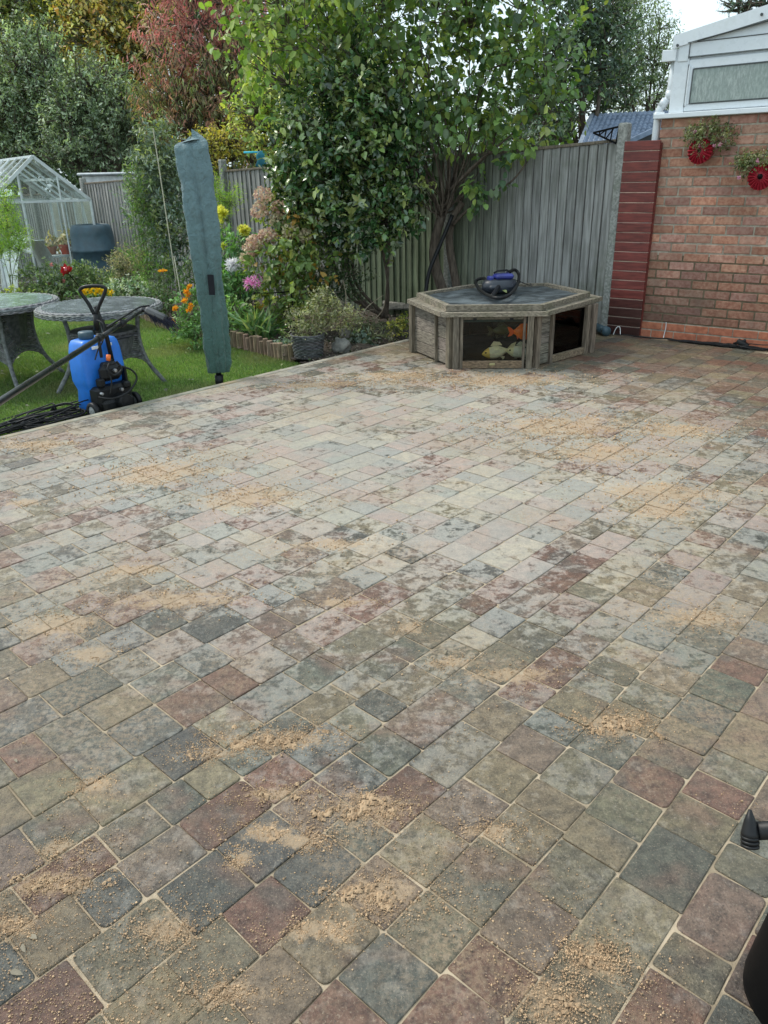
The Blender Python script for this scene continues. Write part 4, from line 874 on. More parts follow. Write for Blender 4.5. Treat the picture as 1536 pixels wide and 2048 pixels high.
for s in (-1, 1):
    w = MB(); mm = Matrix((V, Vector((0, 0, 1)), U)).transposed(); r = .068
    w.lathe([(r*.62, -.018), (r*.9, -.019), (r, -.010), (r, .010), (r*.9, .019), (r*.62, .018)], TP_(s*.185, .04, .07), 28, mm); wo_ = w.build('wheel', MT['blackpl'], tr, smooth=True)
    w = MB(); w.lathe([(0, -.016), (r*.2, -.018), (r*.64, -.010), (r*.64, .010), (r*.2, .018), (0, .016)], TP_(s*.185, .04, .07), 24, mm); w.build('rim', M('grey_rim', (.26, .27, .27), .5), wo_)
mb = MB(); hz = [TP_(.04, .04, .40), TP_(.03, .03, .62), TP_(.0, .0, .80)]; mb.tube(hz, .016, 10); 
y0 = Vector((0, 0, CAM_H)); hd_ = [(192, 655), (188, 628), (176, 606), (163, 588), (160, 580), (168, 574), (186, 572), (204, 573), (211, 578), (207, 592), (200, 608), (192, 628)]
kd = 5.55; mb.tube(spline([PY(x, y, kd) for x, y in [(203, 715), (199, 690), (194, 660)]], 6), .011, 10); mb.tube(spline([PY(x, y, kd) for x, y in hd_[1:]], 6), .0125, 10); mb.tube([PY(192, 628, kd), PY(193, 660, kd)], .02, 10)
mb.v = mb.v[3*10:] if False else mb.v; mb.build('handle', MT['blackpl'], tr, smooth=True)
mb = MB(); mb.tube(spline([PY(194, 640, 5.5), PY(207, 650, 5.46), PY(206, 680, 5.44), PY(196, 700, 5.44), PY(190, 720, 5.42)]), .0055, 6)
mb.tube(spline([TP_(-.03, .14, .44), TP_(-.09, .16, .38), TP_(-.05, .17, .33), TP_(.02, .17, .36), TP_(.0, .15, .42)]), .008, 8); mb.tube(spline([TP_(.02, .13, .38), TP_(.10, .17, .34), TP_(.12, .19, .27), TP_(.03, .19, .19), TP_(-.1, .18, .17), TP_(-.16, .1, .18)]), .007, 8); mb.tube(spline([TP_(-.09, .13, .42), TP_(-.08, .17, .30), TP_(-.1, .16, .20)]), .006, 8)
mb.build('hose', MT['blackpl'], tr, smooth=True)
mb = MB(); mb.tube([TP_(-.055, .135, .435), TP_(-.05, .14, .475)], .016, 14); mb.build('hose_connector', MT['orange'], tr, smooth=True)
mb = MB(); mb.box(TP_(-.065, .012, .515), (.055, .006, .022), mu, b=.002); mb.box(TP_(.055, .012, .52), (.045, .006, .022), mu, b=.002); mb.build('label', MT['whiteplain'], tr)
# ------------------------------------------------------------------ telescopic pole with brush
p1 = Vector((0, 0, CAM_H))+Vector(ray(285, 621))*5.0; p0 = Vector((0, 0, CAM_H))+Vector(ray(0, 803))*2.95; d = (p0-p1); 
k = (p1.z+.08)/(p1.z-p0.z) if p1.z > p0.z else 1.6; k = min(k, 1.9); pe = p1+d*k
root = thing('telescopic_pole', 'long black telescopic cleaning pole with brush head leaning across the blue trolley', 'cleaning pole', pe)
mb = MB(); a = p1.lerp(p0, .42); mb.tube([pe, a], .0140, 16); mb.tube([a, p1.lerp(p0, .22)], .0120, 14); mb.tube([p1.lerp(p0, .22), p1], .0105, 14); mb.build('pole_tube', MT['carbon'], root, smooth=True)
mb = MB()
for f in (.42, .22): q = p1.lerp(p0, f); dd = d.normalized(); mb.tube([q-dd*.05, q-dd*.03, q+dd*.03, q+dd*.04], [.015, .020, .021, .017], 14); mb.box(q+Vector((0, -.015, .015)), (.025, .025, .02), None, b=.005)
mb.tube(spline([p1.lerp(p0, .35)+Vector((0, 0, .03)), p1.lerp(p0, .2)+Vector((0, .02, .032)), p1.lerp(p0, .03)+Vector((0, 0, .03)), p1+Vector((.05, 0, .03))]), .006, 6)
mb.build('clamp', MT['blackpl'], root, smooth=True)
dp_ = (p1-Vector((0, 0, CAM_H))).y
def BP(x, y, o=0): return PY(x, y, dp_+o)
br = MB(); x0, x1 = BP(292, 619), BP(333, 638); ax = (x1-x0).normalized(); br.beam(x0, x1, .10, .045, up=(.3, .2, .9), b=.012); br.tube([p1, BP(287, 617), BP(294, 620)], .02, 12)
bro = br.build('brush_head', M('brush_block', (.06, .063, .066), .5, (.13, .13, .13)), root)
br = MB(); rb = random.Random(5); dn = (BP(340, 652)-BP(322, 632)).normalized()
for i in range(420):
    s = rb.random(); q = x0.lerp(x1, .1+.95*s)+Vector((rb.uniform(-.03, .03), rb.uniform(-.05, .05), rb.uniform(-.01, .01))); e = q+(dn+Vector((rb.uniform(-.3, .3), rb.uniform(-.3, .3), rb.uniform(-.3, .3))))*rb.uniform(.04, .075)
    br.beam(q, e, .0022, .0022)
br.build('bristles', MT['bristle'], root, recalc=False)
# hose coil on the lawn edge
mb = MB(); coil(mb, G(100, 846, -.09), (.68, .73, 0), .34, .15, 15, .0052, .0, 21, 1.); coil(mb, G(10, 868, -.09), (.68, .73, 0), .42, .10, 9, .0052, .0, 22, 1.); 
mb.tube(spline([G(-80, 862, -.09), G(20, 835, -.085), G(90, 812, -.02), G(108, 808, .0), G(120, 830, -.06), G(170, 842, -.08), TP_(-.1, .1, .02)]), .0052, 6)
mb.tube([G(104, 822, -.05), G(108, 812, .0), G(112, 826, -.06)], .014, 10)
meta(mb.build('hose_coil', MT['blackpl'], loc=G(80, 850, -.1), smooth=True), 'loosely coiled thin black hose on the grass left of the blue trolley', 'hose')
# ------------------------------------------------------------------ log roll edging
for q, (seg, lab) in enumerate(((LOGLINE[1:5], 'low log roll edging between lawn and bed behind the round table'), (LOGLINE[4:], 'low log roll edging between the parasol and the wicker pot'))):
    pts = []; L = 0
    root = thing('log_edging', lab, 'edging', seg[0], 'log roll edgings of the flower bed')
    for i in range(len(seg)-1):
        a, b = seg[i], seg[i+1]; n = max(1, int((b-a).length/.062))
        pts += [a.lerp(b, k/n) for k in range(n)]
    for p in pts:
        mb = MB(); h = R_.uniform(.17, .215); z = gz(p.x, p.y)-.03; r = R_.uniform(.027, .033); tl = Vector((R_.uniform(-.01, .01), R_.uniform(-.01, .01), 0))
        mb.tube([p*1+Vector((0, 0, z-p.z)), Vector((p.x, p.y, z+h))+tl-Vector((0, 0, .004)), Vector((p.x, p.y, z+h))+tl], [r, r, r*.85], 9, jit((1, 1, 1), .3)); mb.build('log', MT['log'], root, smooth=False)
# ------------------------------------------------------------------ wicker pot with shrub
pc = G(615, 720, -.04)+Vector((.0, .14, 0)); root = thing('wicker_pot', 'grey woven plant pot at the corner of lawn and patio', 'plant pot', pc)
mb = MB(); weave(mb, lambda u, v: (pc+Vector((math.cos(2*math.pi*u)*(.125+.03*v), math.sin(2*math.pi*u)*(.125+.03*v), .22*v)), Vector((math.cos(2*math.pi*u), math.sin(2*math.pi*u), 0))), 13, 15, .006, .0085)
mb.lathe([(0, .01), (.118, .01), (.140, .215), (.12, .19), (0, .19)], pc, 24, None, (.12, .12, .12)); mb.c = [tuple(.5*x for x in c_) for c_ in mb.c]; mb.build('woven_wall', MT['rattan'], root, smooth=True)
def plant(name, label, cat, base, blobs, group=None, mat='leaf', mains=None, stems=True, stemmat='stem', flw=None, sr=.006, tw=140, **kw):
    root = thing(name, label, cat, base, group); t_ = foliage('foliage', MT[mat], blobs, parent=root, ntw=tw, **kw)
    if stems:
        cs = [b[0] for b in blobs]; b0 = Vector(base)
        ms = mains or [(curve(b0+Vector((R_.uniform(-.04, .04), R_.uniform(-.04, .04), -.03)), Vector(c), 6, .08), sr, sr*.5) for c in cs]
        branches('stems', MT[stemmat], ms, t_, root, maxtw=min(tw, 130), rt=.0022, n=4, seed=kw['seed'])
    return root
def B(px, py, Y, rx, ry=None, rz=None): return (PY(px, py, Y), (rx, ry or rx, rz or rx))
OL = [(.16, .17, .085), (.20, .21, .11), (.10, .12, .05), (.26, .26, .16)]
plant('potted_shrub', 'small leaved olive shrub spilling over the grey woven pot', 'shrub', pc+Vector((0, 0, .2)), [B(615, 640, 7.3, .17, .15, .13), B(650, 625, 7.45, .18, .16, .12), B(610, 665, 7.22, .16, .13, .08), B(690, 640, 7.7, .15, .15, .1), B(640, 600, 7.5, .09, .1, .08)], tw=420, per=9, tlen=.08, leaf=.026, lw=.5, pal=OL, seed=5, droop=.1, stemmat='drystem')
# stones
for px, py, r, lab in ((682, 705, .085, 'rough grey stone lying beside the woven pot'), (690, 690, .05, 'smaller knobbly stone on top of the rough grey stone')):
    c = G(px, py, -.02)+Vector((0, .08, .04 if r > .06 else .10)); mb = MB()
    def st(u, v):
        a = 2*math.pi*u; b = math.pi*(v-.5); d = Vector((math.cos(a)*math.cos(b), math.sin(a)*math.cos(b), math.sin(b))); return c+d*r*(1+.35*mnoise.noise(d*1.8+Vector((px, 0, 0)))+.1*mnoise.noise(d*6))*1.0
    mb.grid(st, 28, 18); meta(mb.build('stone', MT['stone'], loc=c, smooth=True), lab, 'stone', 'stones beside the woven pot')
# ------------------------------------------------------------------ glossy green shrub (camellia like) and lilac
DG = [(.022, .055, .018), (.04, .09, .026), (.07, .13, .035), (.14, .20, .06), (.03, .065, .025), (.26, .30, .10), (.18, .22, .13)]
cb = Vector((.07, 9.25, -.02)); root = thing('glossy_shrub', 'tall dense shrub with shiny dark green leaves and several bare stems', 'shrub', cb)
bl_ = [B(700, 170, 8.9, .34), B(660, 250, 8.85, .55, .5, .48), B(745, 250, 8.9, .5, .5, .45), B(620, 320, 8.8, .40, .4, .42), B(700, 340, 8.75, .6, .5, .5), B(790, 340, 8.9, .32, .4, .42), B(640, 420, 8.8, .42, .4, .4), B(730, 440, 8.75, .45, .4, .36), B(800, 420, 8.9, .2, .3, .25), B(590, 350, 8.9, .22, .3, .5)]
tw = foliage('foliage', MT['gloss'], bl_, 1500, 9, .17, .074, .54, DG, root, 12, inner=.58, curl=.22, droop=.1)
ms = []
for px, py, Y in ((715, 470, 9.0), (700, 400, 8.9), (745, 400, 8.95), (770, 380, 9.0), (735, 330, 8.9), (785, 330, 9.0), (660, 300, 8.9), (700, 200, 8.9), (760, 240, 9)):
    e = PY(px, py, Y); mid = PY(700+ (px-700)*.6 if px < 730 else 775, 560, 9.1); ms.append((spline([cb+Vector((R_.uniform(-.05, .05), R_.uniform(-.04, .04), 0)), mid, e], 6), .024, .010))
branches('stems', MT['bark'], ms, tw, root, maxtw=420, seed=3, rt=.004)
LG = [(.12, .19, .055), (.10, .16, .06), (.085, .15, .045), (.06, .115, .04), (.11, .18, .06), (.15, .20, .05), (.06, .105, .055), (.20, .24, .055), (.11, .15, .085)]
YG = [(.17, .25, .05), (.26, .32, .08), (.12, .19, .04), (.32, .36, .15), (.09, .15, .04)]
lb = Vector((.86, 9.0, -.02)); root = thing('lilac_tree', 'broad multi stemmed tree with heart shaped leaves forking behind the pond', 'tree', lb)
bl_ = [B(540, 110, 8.7, .42, .5, .5), B(600, 60, 9.3, .52), B(650, 130, 9.5, .58), B(570, 200, 9.5, .42, .4, .35), B(760, 60, 9.2, .66), B(740, 150, 9.5, .5), B(880, 60, 8.9, .65), B(860, 180, 8.9, .6, .6, .5), B(990, 60, 8.9, .55), B(980, 170, 8.8, .6), B(1085, 110, 8.7, .42, .4, .4), B(1090, 190, 8.7, .38), B(1030, 250, 8.7, .40, .4, .3), B(920, 250, 8.7, .5, .5, .28), B(820, 240, 8.9, .35, .4, .3), B(820, -70, 8.9, .9), B(600, -60, 8.9, .8), B(1010, -50, 8.9, .7), B(510, 40, 8.7, .35), B(1060, 290, 8.6, .2, .3, .12)]
pls = [YG, YG, LG, YG, LG, LG, LG, LG, LG, LG, LG+YG[:2], LG+YG[:1], LG, LG, LG, LG, YG, LG, YG, YG]
tw = foliage('foliage', MT['leaf'], bl_, 1480, 6, .28, .086, .66, LG, root, 21, inner=.3, curl=.2, droop=.75, upb=.9, pals=pls)
fk = PY(882, 432, 9.0); ms = [(spline([lb, PY(868, 520, 9.0), fk], 6), .062, .05), (spline([lb+Vector((.12, .02, 0)), PY(900, 500, 9.05), PY(905, 440, 9.0), PY(925, 405, 9)], 6), .05, .035)]
rr = random.Random(8)
for i in range(26):
    f = i/25; ax_ = 800+f*170; m1 = PY(850+f*75+rr.uniform(-8, 8), 385+rr.uniform(-18, 20), 9+rr.uniform(-.15, .15)); m2 = PY(ax_+rr.uniform(-14, 14), 300+rr.uniform(-20, 20), 9+rr.uniform(-.3, .3)); tx = 520+f*580; e = PY(tx+rr.uniform(-40, 40), 60+rr.uniform(-90, 130), 8.9+rr.uniform(-.4, .4))
    ms.append((spline([fk+Vector((rr.uniform(-.05, .05), rr.uniform(-.05, .05), rr.uniform(-.1, .1))), m1, m2, m2.lerp(e, .5)+Vector((0, 0, .12)), e], 5), rr.uniform(.008, .015), .004))
for i in range(28):
    x = rr.uniform(790, 965); ms.append((spline([PY(860+(x-790)*.35, 390+rr.uniform(-20, 30), 9), PY(x, 310+rr.uniform(-25, 25), 8.95), PY(x+(x-875)*.5+rr.uniform(-20, 20), 230+rr.uniform(-30, 30), 8.9)], 4), .007, .003))
ms.append((spline([PY(905, 450, 8.95), PY(935, 420, 8.85), PY(980, 385, 8.7), PY(1020, 365, 8.6), PY(1050, 330, 8.55), PY(1065, 300, 8.5)], 5), .018, .006)); ms.append((spline([PY(900, 380, 8.9), PY(960, 320, 8.8), PY(1030, 262, 8.7), PY(1090, 180, 8.7)], 5), .018, .006)); ms.append((spline([PY(910, 370, 8.9), PY(980, 300, 8.8), PY(1000, 220, 8.7)], 5), .018, .006))
branches('trunk', MT['bark'], ms, tw, root, maxtw=520, seed=9, rt=.003)
foliage('low_leaves', MT['leaf'], [B(1000, 375, 8.6, .05), B(955, 400, 8.7, .07, .1, .08), B(940, 380, 8.7, .06), B(1030, 320, 8.6, .12, .1, .1)], 30, 4, .1, .09, .66, LG+YG[:2], root, 77, droop=.9)
mb = MB(); mb.tube(spline([PY(905, 430, 8.88), PY(880, 490, 8.85), PY(858, 545, 8.8), PY(850, 600, 8.75)], 5), .022, 8); meta(mb.build('black_pipe', MT['blackpl'], loc=PY(850, 600, 8.75), smooth=True), 'black flexible pipe leaning down the forked tree trunk', 'pipe')
# understorey
plant('low_shrub', 'dark small leaved shrub under the glossy shrub', 'shrub', Vector((-.45, 9.1, -.03)), [B(640, 520, 8.9, .34, .3, .26), B(680, 560, 8.9, .3, .3, .2), B(600, 560, 8.9, .25, .3, .25), B(640, 600, 8.7, .3, .25, .14)], tw=420, per=11, tlen=.13, leaf=.032, lw=.5, pal=[(.022, .045, .018), (.035, .065, .025), (.05, .08, .03), (.12, .14, .09)], seed=31, stemmat='drystem')
rt_ = thing('dead_branches', 'bare dry twigs sticking up in front of the dark shrub', 'twigs', G(700, 640)); mb = MB(); rr = random.Random(3)
for pts in (((700, 650), (690, 620), (668, 585), (655, 572)), ((690, 620), (692, 590), (686, 560)), ((720, 650), (730, 620), (752, 600), (768, 590)), ((735, 640), (700, 612), (675, 600)), ((750, 640), (765, 620), (770, 600)), ((705, 640), (725, 625), (750, 618))): mb.tube(spline([PY(x, y, 8.1) for x, y in pts], 4), [.007-.005*i/(4*(len(pts)-1)) for i in range(4*(len(pts)-1)+1)], 5)
mb.build('twig', MT['drystem'], rt_, smooth=True)
plant('yellow_green_plant', 'small yellow green plant between glossy shrub and pond', 'plant', G(797, 668), [B(797, 655, 7.9, .09, .08, .07), B(810, 645, 8.0, .06)], tw=50, per=7, tlen=.06, leaf=.032, lw=.5, pal=[(.20, .22, .04), (.28, .26, .05), (.12, .16, .03)], seed=33)
plant('silver_leaf_plant', 'low plant with broad grey green leaves behind the stone', 'plant', G(700, 675, -.02), [B(700, 668, 7.9, .12, .1, .05), B(725, 680, 7.8, .1, .1, .03)], tw=22, per=5, tlen=.1, leaf=.085, lw=.45, pal=[(.10, .14, .12), (.16, .20, .17), (.07, .11, .08)], seed=34, upb=.2)
plant('dry_ground_plant', 'thin brownish plant with dry stems on bare soil left of the pond', 'plant', G(745, 665, -.02), [B(740, 650, 8.1, .2, .15, .06), B(760, 672, 7.8, .18, .15, .04)], tw=60, per=6, tlen=.08, leaf=.03, lw=.35, pal=[(.12, .12, .07), (.20, .17, .11), (.08, .10, .05)], seed=35)
mb = MB(); c = G(800, 622, .0); 
for k in range(5): mb.tube(spline([c+Vector((-.25, .1*k*.3, .02)), c+Vector((0, .02*k, .03+.01*k)), c+Vector((.35, .0, .03))]), .012, 6)
mb.box(c+Vector((0, .35, .04)), (.42, .3, .05), None, b=.01); meta(mb.build('slab_offcut', MT['stone'], loc=c), 'dark slab and hose lying in shade by the green fence', 'slab')
# litter on the soil
rs = np.random.RandomState(9); n = 5200; P = []
while len(P) < n:
    px, py = rs.uniform(250, 830), rs.uniform(560, 725); p = G(px, py, -.03)
    if (p-AB(0, 5.12)).dot(BV) > 0 and p.y < 11 and not inpoly(p.x, p.y, lawnp): P.append((p.x, p.y, max(gz(p.x, p.y)+.05, -.3)+.045*rs.rand()))
P = np.array(P); lit = leafmesh('soil_litter', MT['petal'], P, unit(rs.normal(size=(n, 3))*[1, 1, .4]), unit(rs.normal(size=(n, 3))+[0, 0, 1]), rs.uniform(.012, .04, n), .6, np.array([(.10, .075, .05), (.2, .17, .13), (.05, .04, .03), (.28, .25, .2), (.05, .09, .03)])[rs.randint(0, 5, n)])
meta(lit, 'dry leaf litter and crumbs scattered over the bed soil', 'litter', kind='stuff')
rs = np.random.RandomState(10); n = 60; P = []
while len(P) < n:
    p = G(rs.uniform(-20, 640), rs.uniform(650, 870), -.09)
    if inpoly(p.x, p.y, lawnp): P.append((p.x, p.y, -.075))
meta(leafmesh('fallen_leaves', MT['petal'], np.array(P), unit(rs.normal(size=(n, 3))*[1, 1, .2]), unit(rs.normal(size=(n, 3))*.3+[0, 0, 1]), rs.uniform(.03, .055, n), .6, np.array([(.35, .4, .16), (.3, .3, .2), (.42, .42, .3)])[rs.randint(0, 3, n)]), 'few fallen pale leaves dotted over the lawn', 'fallen leaves', kind='stuff')
e = []; rs = np.random.RandomState(12)
for px, py in ((45, 1890), (75, 1880), (60, 1905), (20, 1945), (30, 1520), (640, 1600), (470, 1720), (890, 1310), (1250, 1255)): e.append((*G(px, py)[:2], .004))
e = np.array(e); n = len(e); meta(leafmesh('patio_leaves', MT['petal'], e, unit(rs.normal(size=(n, 3))*[1, 1, .1]), unit(rs.normal(size=(n, 3))*.15+[0, 0, 1]), rs.uniform(.018, .032, n), .4, np.array([(.38, .33, .24)])*np.ones((n, 1))), 'few small dry leaves lying on the paving', 'fallen leaves', kind='stuff')
# ------------------------------------------------------------------ flower bed plants
def stalk(root, a, b, r=.004, bend=.06, name='stem', mat='stem'):
    mb = MB(); mb.tube(curve(a, b, 7, bend), r, 5); mb.build(name, MT[mat], root, smooth=True)
HY = [(.13, .19, .05), (.19, .24, .06), (.09, .14, .04), (.22, .24, .06), (.12, .18, .05), (.07, .12, .035), (.28, .17, .04)]
hb = Vector((-1.05, 8.75, -.05)); hyd = plant('hydrangea', 'hydrangea with dried brown pink flower heads and yellowing leaves', 'hydrangea', hb, [B(585, 500, 8.5, .25, .25, .2), B(545, 535, 8.45, .28, .25, .2), B(615, 540, 8.5, .28, .25, .22), B(570, 590, 8.4, .32, .25, .22), B(600, 450, 8.7, .2, .2, .2), B(560, 440, 8.8, .16, .2, .2), B(540, 620, 8.4, .25, .2, .15), B(620, 610, 8.4, .2, .2, .2)], tw=330, per=6, tlen=.13, leaf=.075, lw=.58, pal=HY, seed=41, droop=.5)
HC = [(.66, .44, .34), (.74, .56, .42), (.56, .35, .29), (.68, .58, .38)]; HG = [(.64, .58, .36), (.56, .44, .30), (.70, .66, .42)]
for i, (px, py, r, gp) in enumerate(((526, 391, .095, 0), (519, 422, .085, 0), (560, 416, .085, 0), (556, 440, .08, 1), (581, 462, .08, 1), (608, 471, .07, 1), (537, 473, .09, 0), (509, 485, .085, 0), (503, 496, .08, 0), (494, 518, .065, 1), (546, 554, .06, 0), (530, 472, .07, 0))):
    c = PY(px, py, 8.5+(.15 if py < 450 else 0)); florets(hyd, 'flower_head', c, r, HG if gp else HC, 150, 70+i, .034); stalk(hyd, hb+Vector((R_.uniform(-.1, .1), 0, .1)), c, .004)
# dahlias
DL = [(.06, .15, .05), (.09, .20, .06), (.13, .25, .08), (.04, .11, .04)]
for i, (lab, px, py, r, col, bl_, Y) in enumerate((
 ('tall yellow dahlia in full bloom right of the covered parasol', 443, 426, .088, (.95, .92, .16), [B(430, 470, 9.6, .14, .1, .12), B(455, 500, 9.6, .18, .15, .16), B(440, 560, 9.4, .2, .15, .2)], 9.5),
 ('drooping yellow dahlia in front of the slim concrete post', 489, 462, .076, (.92, .88, .18), [B(485, 490, 9.2, .16, .12, .12), B(470, 570, 9.1, .18, .15, .2)], 9.1),
 ('white dahlia with spiky petals above the pink lily', 466, 531, .092, (.95, .93, .95), [B(450, 545, 8.9, .17, .12, .12), B(470, 580, 8.8, .18, .15, .14), B(480, 510, 8.9, .12, .1, .1), B(450, 600, 8.8, .2, .15, .12)], 8.75))):
    c = PY(px, py, Y); b = G(px+6, 640, -.05); b.y = min(b.y, Y+.3); b = Vector((c.x+.03, Y+.15, gz(c.x, Y)+.02))
    pr = plant('dahlia', lab, 'dahlia', b, bl_, 'dahlias in the flower bed', tw=75, per=7, tlen=.11, leaf=.07, lw=.42, pal=DL, seed=90+i, droop=.3)
    stalk(pr, b, c, .005); bloom(pr, 'flower_head', c, r, col, 130, 100+i, (0, -1, .35), .22 if i == 2 else .32)
    if i == 0: bloom(pr, 'bud', PY(443, 442, Y), .03, col, 30, 104, (0, -1, 0), .4); bloom(pr, 'small_flower', PY(447, 492, Y-.3), .05, (.62, .68, .10), 50, 105, (0, -1, .3), .4)
    if i == 1: bloom(pr, 'side_flower', PY(480, 456, Y), .045, (.62, .66, .12), 40, 106, (-.4, -1, .3), .3)
# nerine
b = G(508, 655, -.05); b = Vector((PY(508, 600, 8.35).x, 8.35, -.06)); ner = thing('pink_lily', 'tall pink spider lily flower head above strap leaves', 'lily', b); c0 = PY(509, 572, 8.3); stalk(ner, b, c0, .006, .01)
rr = random.Random(6)
for i in range(9):
    a = rr.uniform(0, 6.28); d = Vector((math.cos(a), math.sin(a)*.7, rr.uniform(-.1, 1.0))).normalized(); c = c0+d*rr.uniform(.07, .12); stalk(ner, c0, c, .002, .05, 'flower_stalk'); bloom(ner, 'floret', c, .055, (.88, .30, .62), 14, 120+i, tuple(d), .22, curl=-.35, col2=(.92, .5, .78))
rs = np.random.RandomState(55); n = 90; cb_ = np.array(PY(520, 668, 8.05)); cb_[2] = -.03; d = unit(rs.normal(0, .55, (n, 3))*[1, 1, 0]+[0, 0, 1.]); 
sc = thing('strap_leaf_clump', 'clump of long arching green strap leaves over the log edging', 'plant', tuple(cb_))
leafmesh('strap_leaves', MT['leaf'], cb_+rs.normal(0, .05, (n, 3))*[1.6, 1, 0], d, unit(rs.normal(size=(n, 3))+[0, 0, .5]), rs.uniform(.2, .42, n), .085, np.array([(.16, .30, .13), (.24, .38, .18), (.10, .20, .08), (.38, .44, .20)])[rs.randint(0, 4, n)], sc, None, .45)
plant('leafy_groundcover', 'bright green low leafy plant right behind the parasol foot', 'plant', G(460, 680, -.05), [B(460, 655, 8.2, .14, .1, .1), B(470, 625, 8.4, .15, .12, .12), B(450, 640, 8.3, .12, .1, .14)], tw=110, per=7, tlen=.09, leaf=.045, lw=.4, pal=[(.12, .24, .06), (.20, .32, .10), (.07, .15, .04)], seed=57)
plant('grey_trailing_plant', 'tiny grey green trailing plant between log edging and woven pot', 'plant', G(575, 700, -.05), [B(578, 692, 7.5, .12, .1, .04), B(560, 690, 7.6, .08, .1, .04)], tw=60, per=7, tlen=.05, leaf=.025, lw=.7, pal=[(.12, .17, .14), (.17, .22, .18)], seed=58)
# gazing ball and bottle blue ornament
for px, py, r, Y, lab in ((434, 500, .055, 9.0, 'shiny blue glass ball half hidden by the covered parasol'),):
    c = PY(px, py, Y); root = thing('glass_ball', lab, 'garden ornament', Vector((c.x, c.y, gz(c.x, c.y)))); mb = MB(); mb.lathe([(r*math.sin(math.pi*i/12), -r*math.cos(math.pi*i/12)) for i in range(13)], c, 20); mb.build('ball', M('blue_glass', (.02, .16, .42), .1, spec=1., bump=0), root, smooth=True)
    mb = MB(); mb.tube([Vector((c.x, c.y, gz(c.x, c.y))), c-Vector((0, 0, r*.9))], .006, 6); mb.build('stake', MT['blackmt'], root)
# plant support ring
mb = MB(); mb.tube(spline([PY(508, 585, 8.3), PY(540, 586, 8.2), PY(580, 582, 8.25), PY(583, 570, 8.5)]), .006, 6); mb.tube([PY(508, 585, 8.3), Vector((PY(508, 585, 8.3).x, 8.3, -.08))], .005, 6); mb.tube([PY(583, 580, 8.3), Vector((PY(583, 580, 8.3).x, 8.3, -.08))], .006, 6)
meta(mb.build('plant_support', MT['blackmt'], loc=PY(508, 640, 8.3), smooth=True), 'dark wire plant support ring in front of the hydrangea', 'plant support')
# marigolds
MG = [(.08, .18, .05), (.13, .24, .08), (.06, .13, .04)]
def daisies(root, lst, Y, r, col, seed): 
    for i, (px, py) in enumerate(lst): bloom(root, 'flower', PY(px, py, Y), r, col, 26, seed+i, (0, -.8, .6), .4)
r1 = plant('marigold', 'bushy plant with orange daisy flowers left of the parasol foot', 'marigold', G(385, 680, -.1), [B(385, 640, 8.1, .13, .1, .12), B(378, 600, 8.3, .13, .1, .12), B(395, 670, 7.95, .12, .1, .1), B(360, 665, 8.1, .1, .1, .08)], tw=190, per=8, tlen=.09, leaf=.045, lw=.35, pal=MG, seed=140)
daisies(r1, [(379, 575), (372, 585), (377, 590), (382, 612), (378, 620), (352, 618), (347, 645), (370, 602)], 7.95, .040, (.90, .42, .02), 150)
r2 = plant('yellow_daisy_patch', 'patch of bright yellow flowers behind the glass topped table', 'flowers', Vector((PY(185, 600, 10.6).x, 10.6, -.14)), [B(180, 592, 10.6, .2, .12, .08), B(200, 595, 10.6, .15, .12, .07)], tw=60, per=8, tlen=.08, leaf=.045, lw=.4, pal=MG, seed=160)
daisies(r2, [(165, 582), (174, 578), (182, 584), (190, 577), (199, 580), (205, 584), (212, 582), (170, 588), (193, 586), (222, 586)], 10.45, .05, (.92, .66, .02), 170)
r3 = plant('yellow_edging_plant', 'yellow leaved low plant at the far left edge above the pale table', 'plant', Vector((PY(8, 590, 10.8).x, 10.8, -.14)), [B(8, 582, 10.8, .2, .12, .06), B(-15, 582, 10.8, .15, .12, .06)], tw=60, per=8, tlen=.06, leaf=.04, lw=.4, pal=[(.45, .42, .04), (.30, .34, .05), (.2, .26, .05)], seed=161)
rf = thing('orange_flower', 'single orange and yellow daisy on a tall stalk beside the cane', 'flower', Vector((PY(325, 542, 9.8).x, 9.8, -.12))); c = PY(325, 542, 9.8); bloom(rf, 'flower_head', c, .058, (.9, .50, .03), 40, 180, (0, -.2, 1), .4, flat=.2); stalk(rf, Vector(rf.location), c, .005)
# tall plants left of the parasol
plant('tall_grey_plant', 'tall bushy grey green plant left of the parasol in front of the fence', 'shrub', Vector((PY(325, 500, 10.8).x, 10.8, -.15)), [B(320, 300, 10.8, .26, .25, .32), B(300, 350, 10.9, .28, .25, .32), B(338, 350, 10.7, .26, .25, .3), B(315, 420, 10.8, .36, .3, .36), B(345, 450, 10.6, .2, .2, .35), B(340, 510, 10.5, .22, .2, .35), B(290, 400, 10.9, .15, .2, .2)], tw=800, per=9, tlen=.15, leaf=.068, lw=.36, pal=[(.11, .15, .12), (.16, .20, .165), (.07, .10, .08), (.21, .25, .20), (.20, .23, .10)], seed=190, upb=.8)
FE = [(.10, .20, .05), (.16, .28, .06), (.07, .14, .04)]
FB = [(.26, .40, .06), (.34, .46, .08), (.18, .30, .05)]
plant('feathery_plant', 'feathery green plant in front of the fence beside the tall grey plant', 'plant', Vector((PY(300, 570, 10.4).x, 10.4, -.14)), [B(285, 450, 10.5, .14, .15, .22), B(300, 520, 10.4, .22, .2, .28), B(318, 560, 10.2, .2, .2, .2), B(270, 380, 10.5, .1, .1, .2)], tw=230, per=14, tlen=.22, leaf=.045, lw=.09, pal=FE, seed=191, upb=1.2)
